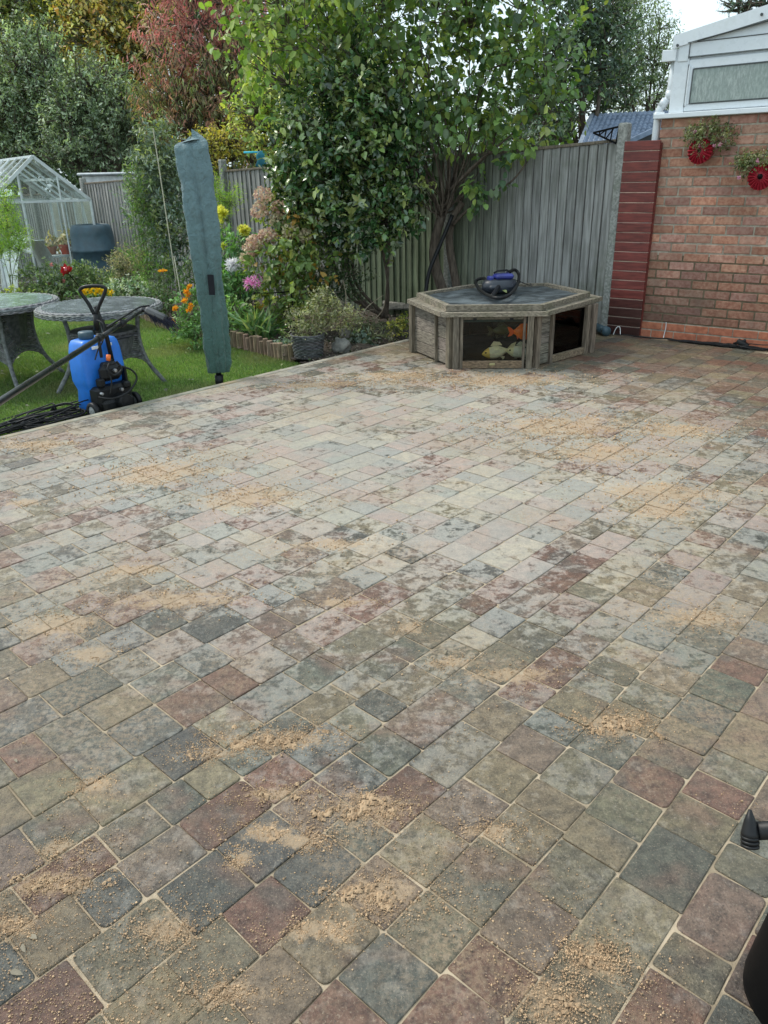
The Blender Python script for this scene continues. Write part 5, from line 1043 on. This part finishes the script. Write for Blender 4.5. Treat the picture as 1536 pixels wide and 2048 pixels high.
plant('feathery_plant', 'bright yellow green feathery plant between the parasol and the yellow dahlia', 'plant', Vector((PY(425, 520, 10.2).x, 10.2, -.14)), [B(420, 385, 10.2, .12, .1, .16), B(432, 420, 10.2, .14, .12, .2), B(460, 405, 10.2, .1, .1, .12), B(430, 470, 10., .16, .1, .2)], tw=260, per=13, tlen=.18, leaf=.045, lw=.09, pal=FB, seed=192, upb=1.2)
plant('feathery_plant', 'bright yellow green feathery plant at the left edge in front of the greenhouse', 'plant', Vector((PY(15, 570, 11.5).x, 11.5, -.18)), [B(12, 420, 11.5, .13, .12, .3), B(25, 470, 11.5, .17, .12, .3), B(-5, 480, 11.5, .2, .15, .3), B(38, 500, 11.5, .12, .1, .2)], tw=380, per=14, tlen=.2, leaf=.05, lw=.09, pal=FB, seed=193, upb=1.2)
for q, (a, b, lab) in enumerate((((306, 256), (352, 560), 'long bamboo cane leaning through the tall grey plant'), ((348, 512), (364, 604), 'short bamboo cane in the bed beside the parasol cover'))):
    Y = 10.1-q*.5; mb = MB(); mb.tube([PY(*a, Y), PY(*b, Y-.1)], .0065, 8); meta(mb.build('bamboo_cane', MT['cane'], loc=PY(*b, Y-.1)), lab, 'cane', 'bamboo canes in the bed')
# red ornament
c = PY(132, 541, 11.); root = thing('red_ornament', 'shiny red glass flower ornament on a thin stake among the low plants', 'garden ornament', PY(162, 580, 11)); bloom(root, 'glass_flower', c, .085, (.45, .01, .015), 16, 200, (0, -1, .3), .75, curl=-.3); mb = MB(); mb.tube([c, PY(162, 578, 11)], .006, 6); mb.build('stake', MT['blackmt'], root)
mb = MB(); mb.lathe([(.05*math.sin(math.pi*i/8), -.05*math.cos(math.pi*i/8)) for i in range(9)], c, 14); mb.build('glass_bulb', M('red_glass', (.35, .008, .012), .12, bump=0, spec=1), root, smooth=True)
# low bed bushes on the left
LB = [(.09, .14, .06), (.13, .18, .07), (.06, .10, .04), (.20, .24, .12)]
plant('rose_bush', 'low green bush with a few pink flowers above the pale table', 'rose bush', Vector((PY(95, 590, 11.4).x, 11.4, -.17)), [B(85, 560, 11.3, .35, .25, .22), B(120, 580, 11.2, .35, .25, .18), B(150, 560, 11.3, .3, .25, .2), B(95, 600, 11., .3, .2, .15)], tw=360, per=9, tlen=.12, leaf=.05, lw=.5, pal=LB, seed=210)
daisies(bpy.data.objects['rose_bush'], [(100, 568), (128, 562), (104, 530)], 11.1, .035, (.80, .35, .32), 215)
plant('mixed_green_bush', 'spreading green bush in front of the compost bin', 'shrub', Vector((PY(200, 580, 11.3).x, 11.3, -.17)), [B(190, 560, 11.5, .4, .25, .15), B(220, 580, 11.2, .4, .25, .15), B(160, 552, 11.6, .2, .2, .12)], tw=360, per=10, tlen=.12, leaf=.038, lw=.45, pal=LB, seed=211)
plant('tan_seed_head_plant', 'grassy plant with pale tan seed heads right of the compost bin', 'plant', Vector((PY(255, 560, 11.4).x, 11.4, -.17)), [B(262, 528, 11.4, .25, .25, .2), B(245, 540, 11.3, .2, .25, .16), B(275, 540, 11.3, .2, .2, .16)], tw=300, per=10, tlen=.16, leaf=.03, lw=.35, pal=[(.30, .25, .16), (.22, .20, .11), (.38, .32, .22), (.12, .16, .07)], seed=212, upb=1)
plant('white_edged_plant', 'low plant with white edged leaves behind the glass topped table', 'plant', Vector((PY(275, 595, 10.8).x, 10.8, -.15)), [B(275, 580, 10.7, .3, .2, .13), B(245, 578, 10.8, .2, .2, .12), B(305, 585, 10.6, .15, .2, .1)], tw=260, per=9, tlen=.09, leaf=.035, lw=.6, pal=[(.30, .36, .28), (.16, .24, .15), (.42, .46, .38), (.10, .17, .09)], seed=213)
plant('shady_plant', 'dark green plant in shade under the covered parasol left side', 'plant', Vector((PY(335, 600, 9.8).x, 9.8, -.13)), [B(335, 590, 9.8, .25, .2, .16), B(320, 610, 9.5, .2, .2, .1), B(410, 560, 9.7, .3, .2, .3), B(480, 600, 9.3, .35, .2, .2)], tw=300, per=9, tlen=.1, leaf=.04, lw=.45, pal=[(.05, .09, .03), (.08, .13, .05), (.03, .06, .02)], seed=214)
# ------------------------------------------------------------------ compost bin
c = PY(192, 520, 13.6); c.z = gz(c.x, c.y)-.02; root = thing('compost_bin', 'dark blue grey plastic compost bin without lid by the fence', 'compost bin', c); mb = MB()
mb.lathe([(r_*.93, z_*1.5) for r_, z_ in [(.405, 0), (.40, .20), (.42, .21), (.42, .235), (.395, .245), (.385, .47), (.405, .48), (.405, .505), (.38, .515), (.372, .66), (.355, .72), (.32, .755), (.29, .76), (.28, .745), (.275, .5)]], c, 48); mb.build('bin_body', MT['compost'], root, smooth=True)
mb = MB(); mb.lathe([(0, .85), (.26, .85)], c, 24); mb.build('compost', MT['soil'], root)
# ------------------------------------------------------------------ greenhouse
GR = PY(197, 500, 13.75); GR.z = 0; gd_ = Vector((-.80, -.60, 0)).normalized(); ld_ = Vector((-.60, .80, 0)).normalized(); GW, GLn, ze, za, zg = 1.58, 2.4, 1.27, 1.93, -.26
gh = thing('greenhouse', 'aluminium framed glass greenhouse at the left beside the compost bin', 'greenhouse', GR+Vector((0, 0, zg)))
def GP(g_, l_, z): return GR+gd_*g_+ld_*l_+Vector((0, 0, z))
mb = MB(); gl = MB(); w = .035
for l_ in (0, GLn):
    for g_ in (0, GW): mb.beam(GP(g_, l_, zg), GP(g_, l_, ze), w, w)
    mb.beam(GP(0, l_, ze), GP(GW/2, l_, za), .03, .05); mb.beam(GP(GW, l_, ze), GP(GW/2, l_, za), .03, .05); mb.beam(GP(0, l_, ze), GP(GW, l_, ze), .03, .035); mb.beam(GP(0, l_, zg+.05), GP(GW, l_, zg+.05), .03, .05)
    for g_ in (GW*.3, GW*.68): mb.beam(GP(g_, l_, zg), GP(g_, l_, ze+(za-ze)*(1-abs(g_-GW/2)/(GW/2))), .022, .022)
    mb.beam(GP(0, l_, .55), GP(GW*.3, l_, .55), .016, .016)
for k in range(6):
    l_ = GLn*k/5; 
    mb.beam(GP(0, l_, ze), GP(GW/2, l_, za), .02, .03); mb.beam(GP(GW, l_, ze), GP(GW/2, l_, za), .02, .03)
    for g_ in (0, GW): mb.beam(GP(g_, l_, zg), GP(g_, l_, ze), .02, .02)
for g_, z in ((0, ze), (GW, ze), (GW/2, za), (0, zg+.05), (GW, zg+.05), (GW*.25, (ze+za)/2)): mb.beam(GP(g_, 0, z), GP(g_, GLn, z), .03, .04)
mb.beam(GP(0, 0, zg+.1), GP(0, GLn*.2, ze), .014, .014); mb.beam(GP(0, GLn*.2, ze), GP(0, GLn*.4, zg+.1), .014, .014)
mb.build('frame', MT['alu'], gh)
def pane(a, b, c_, d_): 
    gl.add([a, b, c_, d_], [(0, 1, 2, 3)])
for k in range(5):
    l0, l1 = GLn*k/5+.012, GLn*(k+1)/5-.012
    for g_ in (0, GW): pane(GP(g_, l0, zg+.05), GP(g_, l1, zg+.05), GP(g_, l1, ze), GP(g_, l0, ze))
    pane(GP(.01, l0, ze+.012), GP(.01, l1, ze+.012), GP(GW/2, l1, za+.004), GP(GW/2, l0, za+.004)); pane(GP(GW-.01, l0, ze+.012), GP(GW-.01, l1, ze+.012), GP(GW/2, l1, za+.004), GP(GW/2, l0, za+.004))
for l_ in (0, GLn): pane(GP(0, l_, zg+.05), GP(GW, l_, zg+.05), GP(GW, l_, ze), GP(0, l_, ze)); gl.add([GP(0, l_, ze), GP(GW, l_, ze), GP(GW/2, l_, za)], [(0, 1, 2)])
gl.build('glazing', MT['glasspane'], gh)
mb = MB(); mb.beam(GP(.5, .3, .40), GP(.5, 2.7, .40), .5, .03); mb.beam(GP(.3, .35, zg), GP(.3, .35, .4), .03, .03); mb.beam(GP(.7, .35, zg), GP(.7, .35, .4), .03, .03); meta(mb.build('staging_bench', MT['alu'], loc=GP(.5, .3, zg)), 'metal staging bench inside the greenhouse', 'bench')
for i, (g_, l_, r, h, col, lab) in enumerate(((.42, .45, .09, .16, (.42, .06, .03), 'bright red plant pot on the greenhouse bench'), (.62, .6, .10, .13, (.30, .12, .07), 'terracotta plant pot on the greenhouse bench'), (.3, .8, .08, .14, (.05, .12, .06), 'dark green plant pot on the greenhouse bench'), (.25, .42, .10, .10, (.5, .5, .46), 'pale plant pot on the greenhouse bench'))):
    c = GP(g_, l_, .415); mb = MB(); mb.lathe([(0, 0), (r*.72, 0), (r, h*.8), (r*1.08, h*.8), (r*1.08, h), (r*.95, h), (r*.9, h*.8), (0, h*.8)], c, 20); meta(mb.build('plant_pot', M('pot_%s' % 'plastic', col, .6), loc=c, smooth=False), lab, 'plant pot', 'plant pots on the greenhouse bench')
c = GP(1.1, .5, .1); mb = MB(); 
def sheet(u, v):
    a = math.pi*u; return GP(.62+.55*u*1.4, .12+1.2*v, zg+1.0*math.sin(a)**.6+.05*math.sin(9*u+5*v)+.03*mnoise.noise(Vector((u*6, v*6, 2))))
mb.grid(sheet, 24, 14); meta(mb.build('plastic_sheet', M('clear_sheet', (.82, .85, .84), .35, bump=.3), loc=GP(1.1, .5, zg), smooth=True), 'translucent plastic sheet draped in a mound inside the greenhouse', 'plastic sheet')
plant('dry_leaf_plant', 'withered tan leaved plant inside the greenhouse near the bin', 'plant', GP(.25, .5, .43), [(GP(.25, .5, .66), (.18, .15, .13)), (GP(.5, .6, .60), (.12, .12, .1))], tw=60, per=6, tlen=.1, leaf=.08, lw=.5, pal=[(.45, .36, .22), (.32, .26, .16), (.2, .22, .1)], seed=230, droop=.6)
# teal thing on fence and white roof beyond
mb = MB(); c = PY(522, 312, 11.9); mb.lathe([(.0, .07), (.05, .06), (.07, .0), (.05, -.06), (.08, -.12), (.02, -.16)], c, 12, None, (1, 1, 1), lambda a, i: 1+.25*math.sin(3*a+i)); mb.box(c+Vector((-.13, 0, .05)), (.22, .02, .025), None, (4, 4, 4)); meta(mb.build('blue_cloth', M('teal_cloth', (.02, .17, .23), .7), loc=c, smooth=True), 'teal blue cloth bundle draped over the fence top', 'cloth')
wv = PY(225, 352, 16.0); root = thing('white_outbuilding', 'white flat roofed outbuilding just showing over the left fence', 'outbuilding', Vector((wv.x, wv.y, -.5))); mb = MB(); mb.box(Vector((wv.x, wv.y+1, (wv.z+.03-.5)/2)), (1.2, 2., wv.z+.03+.5), None, b=.03); mb.build('wall', MT['whiteplain'], root); mb = MB(); mb.box(Vector((wv.x, wv.y+1, wv.z+.04)), (1.3, 2.2, .05), None, (.7, .72, .75), b=.02); mb.build('roof', MT['whiteplain'], root)
# blue tiled neighbour
Y = 21; r0, r1, e0, e1 = PY(1186, 233, Y+2), PY(1345, 226, Y+2), PY(1160, 296, Y), PY(1262, 292, Y); r1 = PY(1420, 223, Y+2); e1 = PY(1400, 288, Y)
e0.z -= .0; root = thing('neighbour_house', 'neighbouring building with blue pantile roof beyond the fence', 'house', Vector((e0.x, e0.y, -.6))); mb = MB(); NU, NV = 60, 22
def rf_(u, v):
    p = e0.lerp(e1, u).lerp(r0.lerp(r1, u), v); return p+Vector((0, -.3, 1)).normalized()*(.035*abs(math.sin(u*math.pi*24))+.05*(1-(v*11) % 1.))
mb.grid(rf_, 240, 44); mb.build('roof', MT['tile'], root)
mb = MB(); mb.beam(e0+Vector((-.03, 0, 0)), r0+Vector((-.03, 0, .03)), .1, .1, col=(2.2, 1.9, 1.6)); mb.beam(r0, r1+Vector((0, 0, .02)), .16, .1, col=(1.6, 1.5, 1.4)); mb.build('ridge_tile', MT['tile'], root)
mb = MB(); mb.prism([Vector((e0.x+.15, e0.y+.15, -.6)), Vector((e1.x, e1.y+.15, -.6)), Vector((e1.x, e1.y+.15, e1.z-.1)), Vector((e0.x+.15, e0.y+.15, e0.z-.1))], (0, 3, 0)); mb.build('wall', MT['brick'], root)
q0, q1 = PY(1256, 284, 19), PY(1330, 250, 19); mb = MB(); mb.beam(q0, q1, .12, .1, col=(1.2, 1.2, 1.2)); mb.prism([q0-Vector((0, 0, .06)), q1-Vector((0, 0, .06)), Vector((q1.x, q1.y, q0.z-.9)), Vector((q0.x, q0.y, q0.z-.9))], (0, .2, 0), (.12, .10, .08)); mb.build('porch_gable', MT['tile'], root)
# ------------------------------------------------------------------ background trees
def bgtree(name, label, cat, base, blobs, ntw, per, tlen, leaf, lw, pal, seed, trunk=.12, group='trees beyond the fence', droop=.2, curl=.15, inner=.3, mt=350, zmin=None, rt=.012, upb=.4, out=.7, gain=2.5, mat='leaf'):
    root = thing(name, label, cat, base, group); b = Vector(base)
    t_ = foliage('crown', MT[mat], blobs, ntw, per, tlen, leaf, lw, pal, root, seed, droop=droop, curl=curl, inner=inner, zmin=zmin, upb=upb, out=out, gain=gain)
    cs = sorted([x[0] for x in blobs], key=lambda p: (p-b).length); f = b.lerp(sum(cs, Vector())/len(cs), .45)
    ms = [(curve(b, f, 6, .03), trunk, trunk*.7)]+[(curve(f, c, 7, .10), trunk*.5, trunk*.12) for c in cs]
    branches('trunk', MT['bark'], ms, t_, root, maxtw=mt, seed=seed, rt=rt, n=4)
    return root
def gb(px, Y): p = PY(px, 500, Y); return Vector((p.x, Y, gz(p.x, Y)-.1))
GG = [(.09, .12, .075), (.13, .165, .11), (.06, .08, .05), (.19, .225, .16), (.04, .055, .035), (.05, .06, .035)]
bgtree('apple_tree', 'grey green leaved apple tree rising behind the greenhouse', 'tree', gb(60, 18.5), [B(60, 150, 18.5, .75, .8, 1.0), B(20, 240, 18.3, .9, .8, .9), B(100, 250, 18.3, .9, .8, .9), B(-60, 200, 18.5, .9, .8, 1.), B(60, 310, 18, .9, .8, .5), B(90, 140, 18.6, .35, .4, .7)], 1500, 15, .36, .085, .40, GG, 301, upb=.9, gain=2.9)
bgtree('apple_tree', 'smaller grey green tree above the left fence panel', 'tree', gb(200, 17.5), [B(190, 190, 17.5, .6, .7, .6), B(240, 230, 17.3, .5, .6, .5), B(160, 250, 17.5, .7, .6, .6), B(230, 290, 17.2, .6, .6, .4), B(150, 310, 17.2, .6, .6, .4), B(275, 290, 17.4, .3, .4, .5)], 1150, 15, .33, .08, .40, GG, 302, upb=.9, gain=2.9)
OY = [(.30, .24, .07), (.38, .25, .05), (.22, .17, .03), (.16, .16, .04), (.34, .20, .07), (.09, .12, .035)]
OO = [(.40, .25, .10), (.32, .17, .06), (.42, .30, .15), (.20, .15, .05)]
bgtree('autumn_tree', 'tall tree turning yellow at the top left corner', 'tree', gb(60, 25), [B(30, 30, 25, 1.6, 1.2, .9), B(120, 60, 25, 1.2, 1.2, 1.), B(-60, 80, 25, 1.6, 1.2, 1.2), B(90, -50, 25, 2, 1.5, 1.1), B(30, 140, 25.5, 1.3, 1, 1)], 1100, 14, .6, .12, .55, [(.24, .20, .045), (.13, .14, .035), (.07, .09, .03), (.05, .07, .025), (.035, .05, .02), (.09, .11, .035)], 303, trunk=.2, gain=2.6)
bgtree('autumn_tree', 'orange brown autumn tree between the grey green trees and the red tree', 'tree', gb(230, 23), [B(180, 60, 23, .9, 1, 1.), B(250, 90, 23, .8, .9, .7), B(210, 150, 23.3, .8, 1, .8), B(275, 130, 23, .45, .6, .6), B(220, -20, 23, 1.2, 1, .9), B(290, 40, 23.5, .7, .9, 1), B(260, 240, 23, .9, .9, .9)], 1300, 13, .5, .11, .55, OY[:5]+OO[:3]+[(.05, .06, .025), (.035, .045, .02), (.07, .06, .025), (.04, .055, .025), (.09, .08, .03)], 304, trunk=.18, gain=2.6)
RD = [(.32, .11, .10), (.32, .14, .12), (.32, .09, .08), (.32, .19, .14), (.24, .10, .08), (.16, .12, .07)]
RB = [(.15, .10, .06), (.11, .105, .05), (.19, .11, .07), (.10, .12, .05), (.24, .12, .09)]
rb_ = [B(400, 60, 16.5, .65, .7, .7), B(450, 10, 16.5, .8, .8, .7), B(340, 130, 16.5, .5, .6, .6), B(420, 140, 16.5, .55, .6, .5), B(370, -50, 16.5, .8, .8, .6), B(500, 50, 16.6, .5, .6, .6)]
root = bgtree('sumac_tree', 'red leaved tree with drooping narrow leaves behind the parasol', 'tree', gb(420, 16.5), rb_, 560, 14, .42, .115, .17, RD, 305, droop=1.1, rt=.008, mat='petal')
bgtree('sumac_tree', 'brown green drooping lower tree beneath the red crown', 'tree', gb(380, 16.2), [B(350, 200, 16.2, .55, .6, .6), B(430, 210, 16.2, .65, .6, .7), B(380, 260, 16, .7, .6, .4), B(490, 230, 16.2, .5, .6, .8), B(470, 150, 16.4, .5, .5, .6), B(320, 230, 16.3, .4, .5, .5)], 850, 14, .38, .11, .17, RB+[(.08, .10, .04)], 306, droop=1.2, rt=.01)
bgtree('yellow_shrub', 'golden yellow leaved shrub showing over the middle fence panel', 'shrub', gb(450, 13.8), [B(420, 300, 13.8, .35, .4, .3), B(465, 295, 13.8, .4, .4, .28), B(515, 300, 13.8, .35, .4, .25), B(430, 330, 13.7, .25, .3, .2)], 300, 9, .2, .065, .42, [(.34, .30, .05), (.26, .25, .05), (.16, .19, .05), (.42, .32, .06)], 307, trunk=.03, rt=.005, gain=1.5)
bgtree('green_shrub', 'loose green and yellow shrub behind the fence under the lilac branches', 'shrub', gb(560, 13), [B(520, 230, 12.6, .4, .5, .45), B(590, 250, 12.6, .5, .5, .5), B(560, 180, 12.8, .4, .5, .5)], 380, 8, .25, .08, .5, [(.14, .19, .05), (.25, .27, .06), (.08, .12, .04), (.34, .32, .08)], 308, trunk=.04, rt=.006)
DK = [(.035, .06, .03), (.05, .08, .04), (.07, .11, .05), (.025, .045, .022)]
bgtree('dark_evergreen', 'dense dark evergreen behind the red tree and the lilac', 'tree', gb(620, 27), [B(560, 40, 27, 2., 1.5, 1.6), B(660, 80, 27, 1.8, 1.5, 1.8), B(480, 200, 28, 1.8, 1.5, 1.6), B(600, 200, 27, 2, 1.5, 1.6), B(740, 200, 27, 1.8, 1.5, 1.4), B(690, 0, 28, 1.6, 1.5, 1.5), B(820, 260, 27, 1.6, 1.5, 1.0), B(960, 270, 27, 1.8, 1.5, .9)], 1500, 10, .6, .19, .5, DK, 309, trunk=.25)
bgtree('dark_evergreen', 'dense dark evergreen mass behind the autumn trees at the left', 'tree', gb(250, 31), [B(60, 120, 31, 2.4, 1.5, 2.4), B(200, 120, 31, 2.4, 1.5, 2.4), B(330, 130, 31, 2.2, 1.5, 2.4), B(-60, 60, 31, 2.4, 1.5, 2.4), B(150, 0, 31, 2.6, 1.5, 2.), B(320, 0, 31, 2.4, 1.5, 2.), B(430, 60, 31, 2.2, 1.5, 2.2), B(330, 280, 30, 2.4, 1.5, 1.2), B(120, 290, 30, 2.6, 1.5, 1.2), B(20, 300, 30, 2, 1.5, 1.2)], 2200, 10, .7, .22, .5, DK, 310, trunk=.25)
bgtree('oak_tree', 'dark green tree right of the lilac beyond the fence', 'tree', gb(1180, 23), [B(1150, 40, 23, 1.0, 1, 1.0), B(1120, 130, 23, .9, 1, .9), B(1200, 110, 23, .9, 1, .9), B(1140, 200, 24.5, .9, 1, .7), B(1210, 30, 24.5, .7, 1, .9), B(1225, 170, 24.5, .8, 1, .6), B(1080, 200, 23, .8, .9, .8), B(1160, -60, 23, 1.1, 1, .8), B(1090, 260, 22.5, .6, .8, .5)], 1500, 10, .42, .125, .5, [(.035, .055, .038), (.05, .075, .048), (.075, .10, .062), (.03, .045, .034)], 311, trunk=.18)
bgtree('willow_tree', 'lighter green airy tree above the blue roof against the sky', 'tree', gb(1290, 27), [B(1270, 60, 27, .75, .9, 1.1), B(1300, 120, 27, .7, .9, .8), B(1250, 130, 27, .7, .9, .8), B(1300, 190, 27, .8, .9, .7), B(1320, 60, 27, .4, .6, .45), B(1250, 20, 27, .7, .9, .5), B(1330, 150, 27, .3, .5, .8), B(1350, 210, 27.5, .7, .8, .5), B(1240, 200, 27, .7, .9, .6)], 1250, 10, .4, .095, .36, [(.095, .125, .08), (.13, .16, .10), (.07, .095, .06), (.17, .20, .13)], 312, inner=.15, trunk=.12, rt=.009)
bgtree('cedar_tree', 'blue green conifer tips above the conservatory roof', 'conifer', gb(1540, 18), [B(1530, 12, 18, .5, .5, .14), B(1490, 18, 18, .4, .4, .06), B(1545, -30, 18, .7, .5, .3), B(1475, 8, 18, .3, .3, .04)], 260, 18, .25, .05, .14, [(.05, .10, .09), (.07, .13, .11), (.04, .07, .06)], 313, upb=0., droop=0., trunk=.1)
bgtree('woodland', 'dark hedge mass low behind the whole fence line', 'hedge', gb(700, 24), [B(x, 320, 24+(i % 2), 1.3, .9, .9) for i, x in enumerate(range(-60, 1300, 75))], 1500, 10, .5, .17, .5, DK, 314, trunk=.1, mt=100)
